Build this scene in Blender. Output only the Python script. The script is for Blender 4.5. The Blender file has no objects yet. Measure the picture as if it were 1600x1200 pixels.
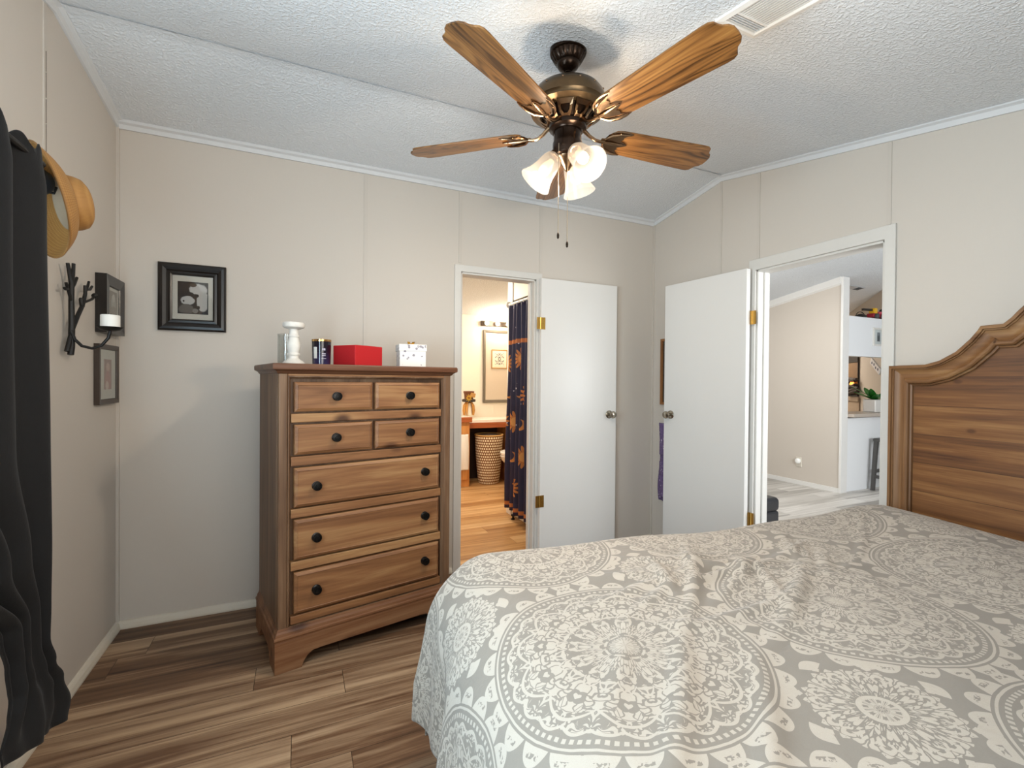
import bpy, math, random
from mathutils import Matrix, Vector
PI = math.pi
random.seed(7)
SC = bpy.context.scene
COL = SC.collection

def srgb(h):
    h = h.lstrip('#')
    out = []
    for i in (0, 2, 4):
        v = int(h[i:i+2], 16)/255
        out.append(v/12.92 if v <= .04045 else ((v+.055)/1.055)**2.4)
    return (*out, 1.0)

# ------------------------------------------------------------------ camera
def add_camera():
    cam = bpy.data.cameras.new('camera'); o = bpy.data.objects.new('camera', cam); COL.objects.link(o)
    yaw, pitch, roll = .4262, -.009, .0084
    f = Vector((math.sin(yaw)*math.cos(pitch), math.cos(yaw)*math.cos(pitch), math.sin(pitch)))
    r = Vector((math.cos(yaw), -math.sin(yaw), 0)); u = r.cross(f)
    r2 = r*math.cos(roll)+u*math.sin(roll); u2 = -r*math.sin(roll)+u*math.cos(roll)
    m = Matrix((r2, u2, -f)).transposed().to_4x4(); m.translation = (-2.4764, -2.8315, 1.2189)
    o.matrix_world = m
    cam.sensor_width = 36; cam.lens = 36*729.4665/1600
    cam.clip_start = .02
    SC.camera = o
add_camera()

# ------------------------------------------------------------------ world, daylight, exposure
SC.view_settings.view_transform = 'Standard'
SC.view_settings.look = 'None'
SC.view_settings.gamma = 1
SC.view_settings.use_curve_mapping = False
SC.view_settings.exposure = 0.14
world = bpy.data.worlds.new('sky'); SC.world = world; world.use_nodes = True
world.node_tree.nodes['Background'].inputs[0].default_value = (.62, .74, .9, 1)
world.node_tree.nodes['Background'].inputs[1].default_value = 1.0

def area(name, loc, aim, sx, sy, power, color):
    l = bpy.data.lights.new(name, 'AREA'); l.shape = 'RECTANGLE'; l.size = sx; l.size_y = sy
    l.energy = power; l.color = color
    o = bpy.data.objects.new(name, l); COL.objects.link(o); o.location = loc
    o.rotation_euler = Vector(aim).to_track_quat('-Z', 'Y').to_euler()
    return o
# daylight at the curtained side window; the other area lights are added fill
area('daylight_side_window', (-3.25, -1.98, 1.32), (1, .05, .34), 1.25, .95, 64, (.64, .85, 1.0))
area('near_fill_light', (-2.05, -3.46, 1.40), (-.75, 1, .80), 1.5, .95, 30, (1.0, .94, .85))  # unseen fill added behind the camera for the bedroom
area('living_fill_light', (1.3, -3.42, 1.35), (.1, 1, .30), 2.0, 1.1, 118, (.93, .97, 1.0))  # added fill brightening the living room; its near wall has no window
area('living_overhead_fill', (1.5, .5, 2.28), (.25, 0, -1), .7, .7, 26, (1.0, .98, .94))  # second added fill for the living room, without any fixture
area('kitchen_overhead_fill', (4.6, 2.0, 2.04), (0, 0, -1), .6, .6, 33, (1.0, .88, .74))  # fill added to brighten the kitchen; no lamp is built here
area('bathroom_overhead_fill', (-1.25, 1.35, 2.17), (0, 0, -1), .5, .5, 24, (1.0, .89, .75))  # unseen overhead fill added beside the vanity bulbs
LAMP_W = 18.5

# ------------------------------------------------------------------ node helpers
class E:
    """a socket with operators, to write node maths as formulas"""
    def __init__(s, nt, sock): s.nt, s.s = nt, sock
    def _op(s, op, *a, clamp=False):
        n = s.nt.nodes.new('ShaderNodeMath'); n.operation = op; n.use_clamp = clamp
        for i, v in enumerate((s, *a)):
            if isinstance(v, E): s.nt.links.new(v.s, n.inputs[i])
            else: n.inputs[i].default_value = v
        return E(s.nt, n.outputs[0])
    def __add__(s, o): return s._op('ADD', o)
    def __radd__(s, o): return s._op('ADD', o)
    def __sub__(s, o): return s._op('SUBTRACT', o)
    def __rsub__(s, o): return (s*-1)._op('ADD', o)
    def __mul__(s, o): return s._op('MULTIPLY', o)
    def __rmul__(s, o): return s._op('MULTIPLY', o)
    def __truediv__(s, o): return s._op('DIVIDE', o)
    def floor(s): return s._op('FLOOR')
    def fract(s): return s._op('FRACT')
    def abs(s): return s._op('ABSOLUTE')
    def sin(s): return s._op('SINE')
    def cos(s): return s._op('COSINE')
    def sqrt(s): return s._op('SQRT')
    def atan2(s, o): return s._op('ARCTAN2', o)
    def lt(s, o): return s._op('LESS_THAN', o)
    def gt(s, o): return s._op('GREATER_THAN', o)
    def mx(s, o): return s._op('MAXIMUM', o)
    def mn(s, o): return s._op('MINIMUM', o)
    def clamp(s): return s._op('ADD', 0.0, clamp=True)
    def smooth(s, a, b):
        n = s.nt.nodes.new('ShaderNodeMapRange'); n.interpolation_type = 'SMOOTHSTEP'
        s.nt.links.new(s.s, n.inputs[0]); n.inputs[1].default_value = a; n.inputs[2].default_value = b
        return E(s.nt, n.outputs[0])

def new_mat(name):
    m = bpy.data.materials.new(name); m.use_nodes = True
    nt = m.node_tree; b = nt.nodes['Principled BSDF']
    return m, nt, b
def setp(b, **k):
    for n, v in k.items():
        b.inputs[n.replace('_', ' ')].default_value = v
def coords(nt, kind='Object'):
    t = nt.nodes.new('ShaderNodeTexCoord'); sp = nt.nodes.new('ShaderNodeSeparateXYZ')
    nt.links.new(t.outputs[kind], sp.inputs[0])
    return [E(nt, sp.outputs[i]) for i in range(3)]
def vec(nt, x, y, z=0.0):
    c = nt.nodes.new('ShaderNodeCombineXYZ')
    for i, v in enumerate((x, y, z)):
        if isinstance(v, E): nt.links.new(v.s, c.inputs[i])
        else: c.inputs[i].default_value = v
    return c.outputs[0]
def noise(nt, v, scale, detail=4, rough=.55, dist=0.0):
    n = nt.nodes.new('ShaderNodeTexNoise'); nt.links.new(v, n.inputs['Vector'])
    n.inputs['Scale'].default_value = scale; n.inputs['Detail'].default_value = detail
    n.inputs['Roughness'].default_value = rough; n.inputs['Distortion'].default_value = dist
    return E(nt, n.outputs[0])
def white(nt, v):
    n = nt.nodes.new('ShaderNodeTexWhiteNoise'); nt.links.new(v, n.inputs['Vector'])
    return E(nt, n.outputs['Value'])
def voro(nt, v, scale, feat='F1'):
    n = nt.nodes.new('ShaderNodeTexVoronoi'); nt.links.new(v, n.inputs['Vector']); n.feature = feat
    n.inputs['Scale'].default_value = scale
    return E(nt, n.outputs['Distance'])
def ramp(nt, fac, stops):
    r = nt.nodes.new('ShaderNodeValToRGB'); nt.links.new(fac.s, r.inputs[0])
    el = r.color_ramp.elements
    while len(el) < len(stops): el.new(.5)
    for e, (p, c) in zip(el, stops): e.position = p; e.color = srgb(c) if isinstance(c, str) else c
    return r.outputs[0]
def mix(nt, fac, a, b):
    m = nt.nodes.new('ShaderNodeMix'); m.data_type = 'RGBA'
    if isinstance(fac, E): nt.links.new(fac.s, m.inputs[0])
    else: m.inputs[0].default_value = fac
    for i, v in ((6, a), (7, b)):
        if isinstance(v, str): m.inputs[i].default_value = srgb(v)
        elif isinstance(v, tuple): m.inputs[i].default_value = v
        else: nt.links.new(v, m.inputs[i])
    return m.outputs[2]
def bump(nt, b, h, strength=.3, dist=.01):
    n = nt.nodes.new('ShaderNodeBump'); n.inputs['Strength'].default_value = strength
    n.inputs['Distance'].default_value = dist
    nt.links.new(h.s, n.inputs['Height']); nt.links.new(n.outputs[0], b.inputs['Normal'])
def objpos(nt):
    t = nt.nodes.new('ShaderNodeTexCoord'); return t.outputs['Object']
def worldpos(nt):
    g = nt.nodes.new('ShaderNodeNewGeometry'); sp = nt.nodes.new('ShaderNodeSeparateXYZ')
    nt.links.new(g.outputs['Position'], sp.inputs[0])
    return g.outputs['Position'], [E(nt, sp.outputs[i]) for i in range(3)]

def plain(name, col, rough=.5, metal=0.0, var=.06, vscale=30, spec=.5, bmp=0.0, bscale=200):
    """a colour with faint procedural mottling"""
    m, nt, b = new_mat(name)
    p = objpos(nt); n = noise(nt, p, vscale, 3)
    c = srgb(col)
    lo = tuple(max(0, v*(1-var)) for v in c[:3])+(1,); hi = tuple(min(1, v*(1+var)) for v in c[:3])+(1,)
    nt.links.new(mix(nt, n, lo, hi), b.inputs['Base Color'])
    setp(b, Roughness=rough, Metallic=metal); b.inputs['Specular IOR Level'].default_value = spec
    if bmp: bump(nt, b, noise(nt, p, bscale, 2), bmp, .002)
    return m
def emis(name, col, strength):
    m, nt, b = new_mat(name); b.inputs['Base Color'].default_value = srgb(col)
    b.inputs['Emission Color'].default_value = srgb(col); b.inputs['Emission Strength'].default_value = strength
    return m
def glassy(name, col='#f4f6f6', mixf=.12):
    """thin clear glass: mostly see-through with a glossy coat"""
    m, nt, b = new_mat(name); nt.nodes.remove(b)
    t = nt.nodes.new('ShaderNodeBsdfTransparent'); t.inputs[0].default_value = srgb(col)
    g = nt.nodes.new('ShaderNodeBsdfGlossy'); g.inputs['Roughness'].default_value = .03
    mx = nt.nodes.new('ShaderNodeMixShader'); mx.inputs[0].default_value = mixf
    nt.links.new(t.outputs[0], mx.inputs[1]); nt.links.new(g.outputs[0], mx.inputs[2])
    nt.links.new(mx.outputs[0], nt.nodes['Material Output'].inputs[0])
    return m

def wood(name, cols, axis=0, scale=1.0, rough=.45, knots=0.0, grain=.5, knotcol='#3a1d0f', spec=.4, lining=.03):
    """long grain along one local axis, soft figure, optional knots"""
    m, nt, b = new_mat(name)
    xyz = coords(nt); a = xyz[axis]; o1, o2 = [xyz[i] for i in range(3) if i != axis]
    oi = nt.nodes.new('ShaderNodeObjectInfo'); rnd = E(nt, oi.outputs['Random'])
    off = rnd*37.0
    v = vec(nt, a*(1.3*scale)+off, o1*(16*scale), o2*(16*scale))
    fig = noise(nt, v, 1.0, 5, .6, .6)
    v2 = vec(nt, a*(4*scale)+off, o1*(150*scale), o2*(150*scale))
    fine = noise(nt, v2, 1.0, 3, .6)
    lf = noise(nt, vec(nt, a*(1.1*scale)+off, o1*(11*scale), o2*(11*scale)), 1.0, 1, .4, .8)
    lines = (lf*(75.0*scale)).sin()*.5+.5
    f = (fig*(1-grain*.45)+fine*(grain*.45)+(rnd-.5)*.07)-(lines*lines)*lining
    c = ramp(nt, f, [(.30, cols[0]), (.5, cols[1]), (.70, cols[2])])
    if knots:
        kv = vec(nt, a*(5.0*scale)+off, o1*(8*scale), o2*(8*scale))
        k = voro(nt, kv, .8)
        kk = (1-k.smooth(.05, .20*knots+.03))
        c = mix(nt, kk*.9, c, knotcol)
    nt.links.new(c, b.inputs['Base Color'])
    setp(b, Roughness=rough); b.inputs['Specular IOR Level'].default_value = spec
    bump(nt, b, fine, .15, .001)
    return m

# ------------------------------------------------------------------ mesh helpers
class MB:
    def __init__(s): s.v, s.f, s.uv, s.ng = [], [], None, 0
    def add(s, vs, fs, M=None):
        o = len(s.v)
        s.v += [tuple(M @ Vector(p)) if M is not None else tuple(p) for p in vs]
        s.f += [tuple(i+o for i in f) for f in fs]; return s
    def box(s, x0, x1, y0, y1, z0, z1, M=None):
        vs = [(x, y, z) for z in (z0, z1) for y in (y0, y1) for x in (x0, x1)]
        return s.add(vs, [(0, 2, 3, 1), (4, 5, 7, 6), (0, 1, 5, 4), (2, 6, 7, 3), (0, 4, 6, 2), (1, 3, 7, 5)], M)
    def lathe(s, prof, n=32, M=None, cap=True, wave=None):
        vs, fs = [], []
        for (r, z) in prof:
            for k in range(n):
                a = 2*PI*k/n; rr = r*(wave(a, z) if wave else 1)
                vs.append((rr*math.cos(a), rr*math.sin(a), z))
        for j in range(len(prof)-1):
            for k in range(n):
                k2 = (k+1) % n
                fs.append((j*n+k, j*n+k2, (j+1)*n+k2, (j+1)*n+k))
        if cap:
            if prof[0][0] > 1e-5: fs.append(tuple(range(n))[::-1])
            if prof[-1][0] > 1e-5: fs.append(tuple((len(prof)-1)*n+k for k in range(n)))
        return s.add(vs, fs, M)
    def tube(s, pts, rad, n=8, M=None, cap=True):
        pts = [Vector(p) for p in pts]
        if not isinstance(rad, (list, tuple)): rad = [rad]*len(pts)
        vs, fs = [], []; up = None
        for i, p in enumerate(pts):
            t = (pts[min(i+1, len(pts)-1)]-pts[max(i-1, 0)]).normalized()
            if up is None: up = t.orthogonal().normalized()
            up = (up-t*up.dot(t)).normalized(); w = t.cross(up)
            for k in range(n):
                a = 2*PI*k/n; vs.append(p+(up*math.cos(a)+w*math.sin(a))*rad[i])
        for j in range(len(pts)-1):
            for k in range(n):
                k2 = (k+1) % n; fs.append((j*n+k, j*n+k2, (j+1)*n+k2, (j+1)*n+k))
        if cap: fs += [tuple(range(n))[::-1], tuple((len(pts)-1)*n+k for k in range(n))]
        return s.add(vs, fs, M)
    def prism(s, poly, d0, d1, plane='xy', M=None):
        """polygon in a plane, extruded from d0 to d1 along the third axis"""
        def P(a, b, d): return {'xy': (a, b, d), 'xz': (a, d, b), 'yz': (d, a, b)}[plane]
        n = len(poly)
        vs = [P(a, b, d0) for a, b in poly]+[P(a, b, d1) for a, b in poly]
        fs = [tuple(range(n))[::-1], tuple(range(n, 2*n))]+[(i, (i+1) % n, n+(i+1) % n, n+i) for i in range(n)]
        return s.add(vs, fs, M)
    def grid(s, fn, nu, nv, M=None, close_u=False):
        vs = [fn(i/(nu if close_u else nu-1), j/(nv-1)) for j in range(nv) for i in range(nu)]
        fs = []
        for j in range(nv-1):
            for i in range(nu if close_u else nu-1):
                i2 = (i+1) % nu
                fs.append((j*nu+i, j*nu+i2, (j+1)*nu+i2, (j+1)*nu+i))
        return s.add(vs, fs, M)
    def sphere(s, c, r, n=16, sc=(1, 1, 1)):
        prof = [(r*math.sin(PI*j/n), -r*math.cos(PI*j/n)) for j in range(n+1)]
        prof[0] = (0.0002, -r); prof[-1] = (.0002, r)
        return s.lathe(prof, n*2, Matrix.Translation(c) @ Matrix.Diagonal((*sc, 1)))
    def frame(s, a0, a1, b0, b1, prof, plane, d):
        """mitred picture frame: prof = list of (inset, height) from outer edge inwards, closed at the back"""
        vs, fs = [], []
        for ins, h in prof:
            for a, b in ((a0+ins, b0+ins), (a1-ins, b0+ins), (a1-ins, b1-ins), (a0+ins, b1-ins)):
                vs.append({'xz': (a, d-h, b), 'yz': (d+h, a, b)}[plane])
        m = len(prof)
        for j in range(m):
            for k in range(4):
                j2 = (j+1) % m; k2 = (k+1) % 4
                fs.append((j*4+k, j*4+k2, j2*4+k2, j2*4+k))
        return s.add(vs, fs)
    def build(s, name, mat, parent=None, smooth=False, bevel=0.0, solid=0.0, subd=0, loc=None, segs=2):
        me = bpy.data.meshes.new(name); me.from_pydata(s.v, [], s.f); me.validate(); me.update()
        import bmesh as _b
        bm = _b.new(); bm.from_mesh(me); _b.ops.recalc_face_normals(bm, faces=bm.faces); bm.to_mesh(me); bm.free()
        if s.uv:
            l = me.uv_layers.new(name='uv')
            for lp in me.loops: l.data[lp.index].uv = s.uv[lp.vertex_index]
        o = bpy.data.objects.new(name, me); COL.objects.link(o); me.materials.append(mat)
        if parent is not None: o.parent = parent
        if loc is not None: o.location = loc
        if smooth:
            for p in me.polygons: p.use_smooth = True
        if solid:
            md = o.modifiers.new('solid', 'SOLIDIFY'); md.thickness = solid; md.offset = 0
        if subd:
            md = o.modifiers.new('sub', 'SUBSURF'); md.levels = subd; md.render_levels = subd
        if bevel:
            md = o.modifiers.new('bevel', 'BEVEL'); md.width = bevel; md.segments = segs; md.limit_method = 'ANGLE'; md.angle_limit = .6
            md.harden_normals = False
        if smooth and not subd:
            me.set_sharp_from_angle(angle=.62)
        return o

def thing(name, label, cat, loc=(0, 0, 0), rotz=0.0, group=None, rot=None):
    o = bpy.data.objects.new(name, None); COL.objects.link(o); o.empty_display_size = .05
    o.location = loc; o.rotation_euler = rot if rot else (0, 0, rotz)
    return tag(o, label, cat, group)
def tag(o, label, cat, group=None):
    o['label'] = label; o['category'] = cat
    if group: o['group'] = group
    return o
def struct(o, label=None, cat=None):
    o['kind'] = 'structure'
    if label: o['label'] = label
    if cat: o['category'] = cat
    return o
def align(d, origin=(0, 0, 0)):
    """matrix turning local +Z to direction d"""
    return Matrix.Translation(origin) @ Vector(d).to_track_quat('Z', 'Y').to_matrix().to_4x4()

# ------------------------------------------------------------------ materials
def wall_material(name, col, var=.03):
    m, nt, b = new_mat(name)
    pos, (x, y, z) = worldpos(nt)
    weave = noise(nt, vec(nt, x*260, y*260, z*18), 1.0, 2)*.5+noise(nt, vec(nt, x*30, y*30, z*300), 1.0, 2)*.5
    big = noise(nt, pos, 1.2, 3)
    c = srgb(col)
    lo = tuple(v*(1-var) for v in c[:3])+(1,); hi = tuple(min(1, v*(1+var)) for v in c[:3])+(1,)
    nt.links.new(mix(nt, weave*.6+big*.4, lo, hi), b.inputs['Base Color'])
    setp(b, Roughness=.55); b.inputs['Specular IOR Level'].default_value = .3
    bump(nt, b, weave, .12, .002)
    return m
def ceiling_material(name, col):
    m, nt, b = new_mat(name)
    pos, _ = worldpos(nt)
    n = noise(nt, pos, 95, 2, .55); n2 = noise(nt, pos, 210, 2)
    h = n.smooth(.42, .68)*.8+n2*.25
    c = srgb(col)
    nt.links.new(mix(nt, h, tuple(v*.93 for v in c[:3])+(1,), c), b.inputs['Base Color'])
    setp(b, Roughness=.9); b.inputs['Specular IOR Level'].default_value = .1
    bump(nt, b, h, .5, .009)
    return m
def plank_floor(name, dark, mid, light, rough=.42, w=.155, L=1.2, spec=.35, contrast=1.0):
    """wide vinyl planks running along X, each with its own tone and streaky grain"""
    m, nt, b = new_mat(name)
    pos, (x, y, z) = worldpos(nt)
    row = (y/w).floor(); r1 = white(nt, vec(nt, row, 3.7, 1.1))
    xs = x/L+r1*3.0; pid = xs.floor()
    tone = white(nt, vec(nt, row, pid, 5.0)); t2 = white(nt, vec(nt, pid, row, 9.0))
    g = noise(nt, vec(nt, x*1.1+tone*40, y*13+t2*20, 0.0), 1.0, 5, .62, .5)
    streak = noise(nt, vec(nt, x*.7+t2*30, y*24+tone*9, 2.0), 1.0, 4, .62, .5)
    fine = noise(nt, vec(nt, x*6+tone*13, y*170, 1.0), 1.0, 3)
    f = g*.44+streak*.44+fine*.10+(tone-.5)*.26*contrast+.01
    c = ramp(nt, f, [(.34, dark), (.48, mid), (.66, light)])
    fy = (y/w).fract(); fx = xs.fract()
    seam = (fy.lt(.012)).mx((fx*L).lt(.0025))
    c = mix(nt, seam*.75, c, tuple(v*.35 for v in srgb(dark)[:3])+(1,))
    nt.links.new(c, b.inputs['Base Color'])
    rr = fine*.12+(rough-.06)
    nt.links.new(rr.s, b.inputs['Roughness']); b.inputs['Specular IOR Level'].default_value = spec
    bump(nt, b, fine*.4-seam*1.0, .12, .002)
    return m

M_wall = wall_material('cream wall panel', '#cac2b8')
M_wall_bath = wall_material('bathroom wall', '#efe5d4')
M_wall_liv = wall_material('beige living wall', '#cdc4b9')
M_wall_white = wall_material('white living wall', '#e9eaeb')
M_ceil = ceiling_material('popcorn ceiling', '#e3e6e9')
M_trim = plain('painted trim', '#dcd7d0', .4, var=.02)
M_trim_white = plain('white trim', '#e4e2de', .35, var=.02)
M_casing = plain('door casing paint', '#d2cfc9', .4, var=.02)
M_batten = plain('wall batten', '#c6beb4', .5, var=.02)
M_crown = plain('crown strip', '#d4d5d6', .45, var=.02)
M_door = plain('white door paint', '#dedcd8', .32, var=.015, vscale=4)
M_floor = plank_floor('brown plank floor', '#36241a', '#6c4f39', '#b39677', contrast=.5)
M_floor_bath = plank_floor('honey plank floor', '#8a5a30', '#b98a55', '#dcb583', contrast=.7)
M_floor_liv = plank_floor('grey plank floor', '#8f8a84', '#b7b2ab', '#dcd8d2', contrast=.8)
M_brass = plain('brass', '#c9a053', .25, 1.0)
M_nickel = plain('satin nickel', '#a89f90', .22, 1.0)
M_black = plain('black iron', '#171412', .5, .3)
M_chrome = plain('chrome', '#c9c9c9', .12, 1.0)
M_glass = glassy('clear glass')
M_pane = glassy('picture glass', mixf=.06)

# ------------------------------------------------------------------ the room
W, YN, RID, ZR = 3.28, -3.5, -.634, 2.5435
def ceil_z(y): return ZR-.1876*(RID-y) if y < RID else ZR-.163*(y-RID)

def slope_wall(name, x0, x1, y0, y1, holes, mat):
    """wall perpendicular to X whose top follows the vaulted ceiling; holes = (ya, yb, za, zb)"""
    cuts = sorted({y0, y1, *[h[0] for h in holes], *[h[1] for h in holes], *([RID] if y0 < RID < y1 else [])})
    mb = MB()
    for a, b in zip(cuts, cuts[1:]):
        hs = [h for h in holes if h[0] <= a+1e-6 and h[1] >= b-1e-6]
        za, zb = ceil_z(a)+.02, ceil_z(b)+.02
        if not hs: mb.prism([(a, 0), (b, 0), (b, zb), (a, za)], x0, x1, 'yz')
        else:
            h = hs[0]
            if h[2] > 0: mb.prism([(a, 0), (b, 0), (b, h[2]), (a, h[2])], x0, x1, 'yz')
            mb.prism([(a, h[3]), (b, h[3]), (b, zb), (a, za)], x0, x1, 'yz')
    return struct(mb.build(name, mat), name.replace('_', ' '), 'wall')
def flat_wall(name, x0, x1, y0, y1, top, holes, mat):
    """wall along X; holes = (xa, xb, za, zb)"""
    cuts = sorted({x0, x1, *[h[0] for h in holes], *[h[1] for h in holes]})
    mb = MB()
    for a, b in zip(cuts, cuts[1:]):
        hs = [h for h in holes if h[0] <= a+1e-6 and h[1] >= b-1e-6]
        if not hs: mb.box(a, b, y0, y1, 0, top)
        else:
            h = hs[0]
            if h[2] > 0: mb.box(a, b, y0, y1, 0, h[2])
            mb.box(a, b, y0, y1, h[3], top)
    return struct(mb.build(name, mat), name.replace('_', ' '), 'wall')
def ceiling(name, x0, x1, y0, y1, mat):
    ys = [y0]+([RID] if y0 < RID < y1 else [])+[y1]
    poly = [(y, ceil_z(y)) for y in ys]+[(y, ceil_z(y)+.09) for y in reversed(ys)]
    return struct(MB().prism(poly, x0, x1, 'yz').build(name, mat), name.replace('_', ' '), 'ceiling')

BD0, BD1, BDT = -1.553, -1.018, 1.90          # bathroom door opening
RD0, RD1, RDT = -1.566, -.893, 1.885          # living-room door opening (y)
struct(MB().box(-W-.1, .05, YN-.1, .05, -.08, 0).build('floor', M_floor), 'brown wood plank floor of the bedroom', 'floor')
slope_wall('wall_left', -W-.1, -W, YN-.1, .1, [(-2.62, -1.34, .85, 1.80)], M_wall)
slope_wall('wall_right', 0, .1, YN-.1, .1, [(RD0, RD1, 0, RDT)], M_wall)
flat_wall('wall_back', -W, 0, 0, .1, ceil_z(0)+.02, [(BD0, BD1, 0, BDT)], M_wall)
flat_wall('wall_near', -W, 0, YN-.1, YN, ceil_z(YN)+.02, [(-2.87, -1.23, .88, 1.86)], M_wall)
ceiling('ceiling', -W-.1, .1, YN-.1, .1, M_ceil)

def window(name, plane, a0, a1, z0, z1, d0, d1):
    """sash window filling a wall hole"""
    mb = MB(); w = .045
    def bx(a, b, c, e, mbx=mb, dd=(d0, d1)):
        if plane == 'yz': mbx.box(dd[0], dd[1], a, b, c, e)
        else: mbx.box(a, b, dd[0], dd[1], c, e)
    bx(a0, a0+w, z0, z1); bx(a1-w, a1, z0, z1); bx(a0, a1, z0, z0+w); bx(a0, a1, z1-w, z1)
    zm = (z0+z1)/2; bx(a0, a1, zm-.02, zm+.02)
    o = struct(mb.build(name, M_trim_white, bevel=.003), 'white sash window', 'window')
    g = MB(); dm = (d0+d1)/2
    bx(a0+w, a1-w, z0+w, z1-w, g, (dm-.003, dm+.003)); g.build('window_pane', M_glass, o)
window('window_1', 'yz', -2.62, -1.34, .85, 1.80, -W-.09, -W-.02)
window('window_2', 'xz', -2.87, -1.23, .88, 1.86, YN-.09, YN-.02)  # unseen window added behind the camera to frame the fill light

# battens over the panel joints, cornice and baseboards
TN = [0]
def trim(mb, mat, label, bevel=0.0, nm=None):
    TN[0] += 1
    return struct(mb.build(nm or 'trim_%d' % TN[0], mat, bevel=bevel), label, 'trim')
for x, z0 in ((-2.133, 0), (-1.559, 1.955), (-.983, 1.955)):
    trim(MB().box(x-.010, x+.010, -.004, 0, z0, ceil_z(0)-.02), M_batten, 'thin batten over a wall panel joint')
for y, z0 in ((-.628, 0), (-.902, 1.95), (-1.578, 1.95), (-2.2, 0)):
    trim(MB().box(-.004, 0, y-.009, y+.009, z0, ceil_z(y)-.02), M_batten, 'thin batten over a wall panel joint')
trim(MB().box(-W, -W+.004, -.708, -.688, 0, ceil_z(-.7)-.01), M_batten, 'thin batten over a wall panel joint')
trim(MB().box(-W, -W+.012, -.012, 0, 0, 2.42), M_batten, 'narrow strip in the wall corner')
trim(MB().box(-.012, 0, -.012, 0, 0, 2.42), M_batten, 'narrow strip in the wall corner')
# dark split in the joint of the left wall
M_crack = plain('dark joint', '#4a3d30', .8, var=.4, vscale=60)
mb = MB()
for z0, z1 in ((1.97, 2.085), (2.088, 2.17), (2.176, 2.262), (2.265, 2.335)):
    mb.box(-W+.0038, -W+.0050, -.6962, -.6945, z0, z1)
trim(mb, M_crack, 'dark open split in the left wall panel joint')
def crown_x(x0, x1, y, sgn, z):
    return MB().prism([(y, z-.032), (y+sgn*.010, z-.032), (y+sgn*.014, z-.012), (y+sgn*.028, z-.006), (y+sgn*.028, z+.01), (y, z+.01)], x0, x1, 'yz')
trim(crown_x(-W, 0, 0, -1, ceil_z(0)-.003), M_crown, 'grey cornice strip along the back wall')
def crown_slope(x, sgn, label):
    mb = MB()
    for ya, yb in ((YN, RID), (RID, 0)):
        za, zb = ceil_z(ya), ceil_z(yb)
        pr = [(0, -.034), (.010, -.034), (.014, -.012), (.028, -.006), (.028, .006), (0, .006)]
        n = len(pr)
        vs = [(x+sgn*a, ya, za+b) for a, b in pr]+[(x+sgn*a, yb, zb+b) for a, b in pr]
        mb.add(vs, [tuple(range(n))[::-1], tuple(range(n, 2*n))]+[(i, (i+1) % n, n+(i+1) % n, n+i) for i in range(n)])
    trim(mb, M_crown, label)
crown_slope(-W, 1, 'grey cornice strip along the left wall'); crown_slope(0, -1, 'grey cornice strip along the right wall')
trim(MB().prism([(RID-.022, ceil_z(RID-.022)-.004), (RID, ZR-.007), (RID+.022, ceil_z(RID+.022)-.004), (RID, ZR+.003)], -W, 0, 'yz'), M_ceil, 'ceiling ridge batten')
def base_prof(mb, plane, a0, a1, d, sgn):
    pr = [(d, 0), (d+sgn*.022, 0), (d+sgn*.022, .008), (d+sgn*.016, .024), (d+sgn*.008, .034), (d, .036)]
    if plane == 'x': mb.prism(pr, a0, a1, 'yz')
    else:
        n = len(pr); vs = [(p, a0, q) for p, q in pr]+[(p, a1, q) for p, q in pr]
        mb.add(vs, [tuple(range(n)), tuple(range(n, 2*n))]+[(i, (i+1) % n, n+(i+1) % n, n+i) for i in range(n)])
    return mb
M_base = plain('cream baseboard', '#cfc6b6', .45, var=.03)
trim(base_prof(base_prof(MB(), 'x', -W, -1.60, 0, -1), 'x', -.95, 0, 0, -1), M_base, 'low cream baseboard of the back wall', nm='baseboard_back')
trim(base_prof(MB(), 'y', YN, 0, -W, 1), M_base, 'low cream baseboard of the left wall', nm='baseboard_left')
trim(base_prof(base_prof(MB(), 'y', YN, -1.62, 0, -1), 'y', -.85, 0, 0, -1), M_base, 'low cream baseboard of the right wall', nm='baseboard_right')

# door casings and jambs
def casing_back():
    w = .042; mb = MB()
    mb.prism([(BD0-w, 0), (BD0, 0), (BD0, BDT), (BD1, BDT), (BD1, 0), (BD1+w, 0), (BD1+w, BDT+w), (BD0-w, BDT+w)], -.012, 0, 'xz')
    mb.box(BD0, BD0+.012, 0, .1, 0, BDT); mb.box(BD1-.012, BD1, 0, .1, 0, BDT); mb.box(BD0, BD1, 0, .1, BDT-.012, BDT)
    mb.box(BD0+.012, BD0+.022, .045, .08, 0, BDT-.012); mb.box(BD1-.022, BD1-.012, .045, .08, 0, BDT-.012)
    trim(mb, M_casing, 'white casing around the bathroom doorway', .002)
def casing_right():
    w = .045; mb = MB()
    mb.prism([(RD0-w, 0), (RD0, 0), (RD0, RDT), (RD1, RDT), (RD1, 0), (RD1+w, 0), (RD1+w, RDT+.062), (RD0-w, RDT+.062)], -.012, 0, 'yz')
    mb.box(0, .1, RD0, RD0+.012, 0, RDT); mb.box(0, .1, RD1-.012, RD1, 0, RDT); mb.box(0, .1, RD0, RD1, RDT-.012, RDT)
    mb.box(.045, .08, RD0+.012, RD0+.022, 0, RDT-.012); mb.box(.045, .08, RD1-.022, RD1-.012, 0, RDT-.012)
    trim(mb, M_casing, 'white casing around the living room doorway', .002)
casing_back(); casing_right()

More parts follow.
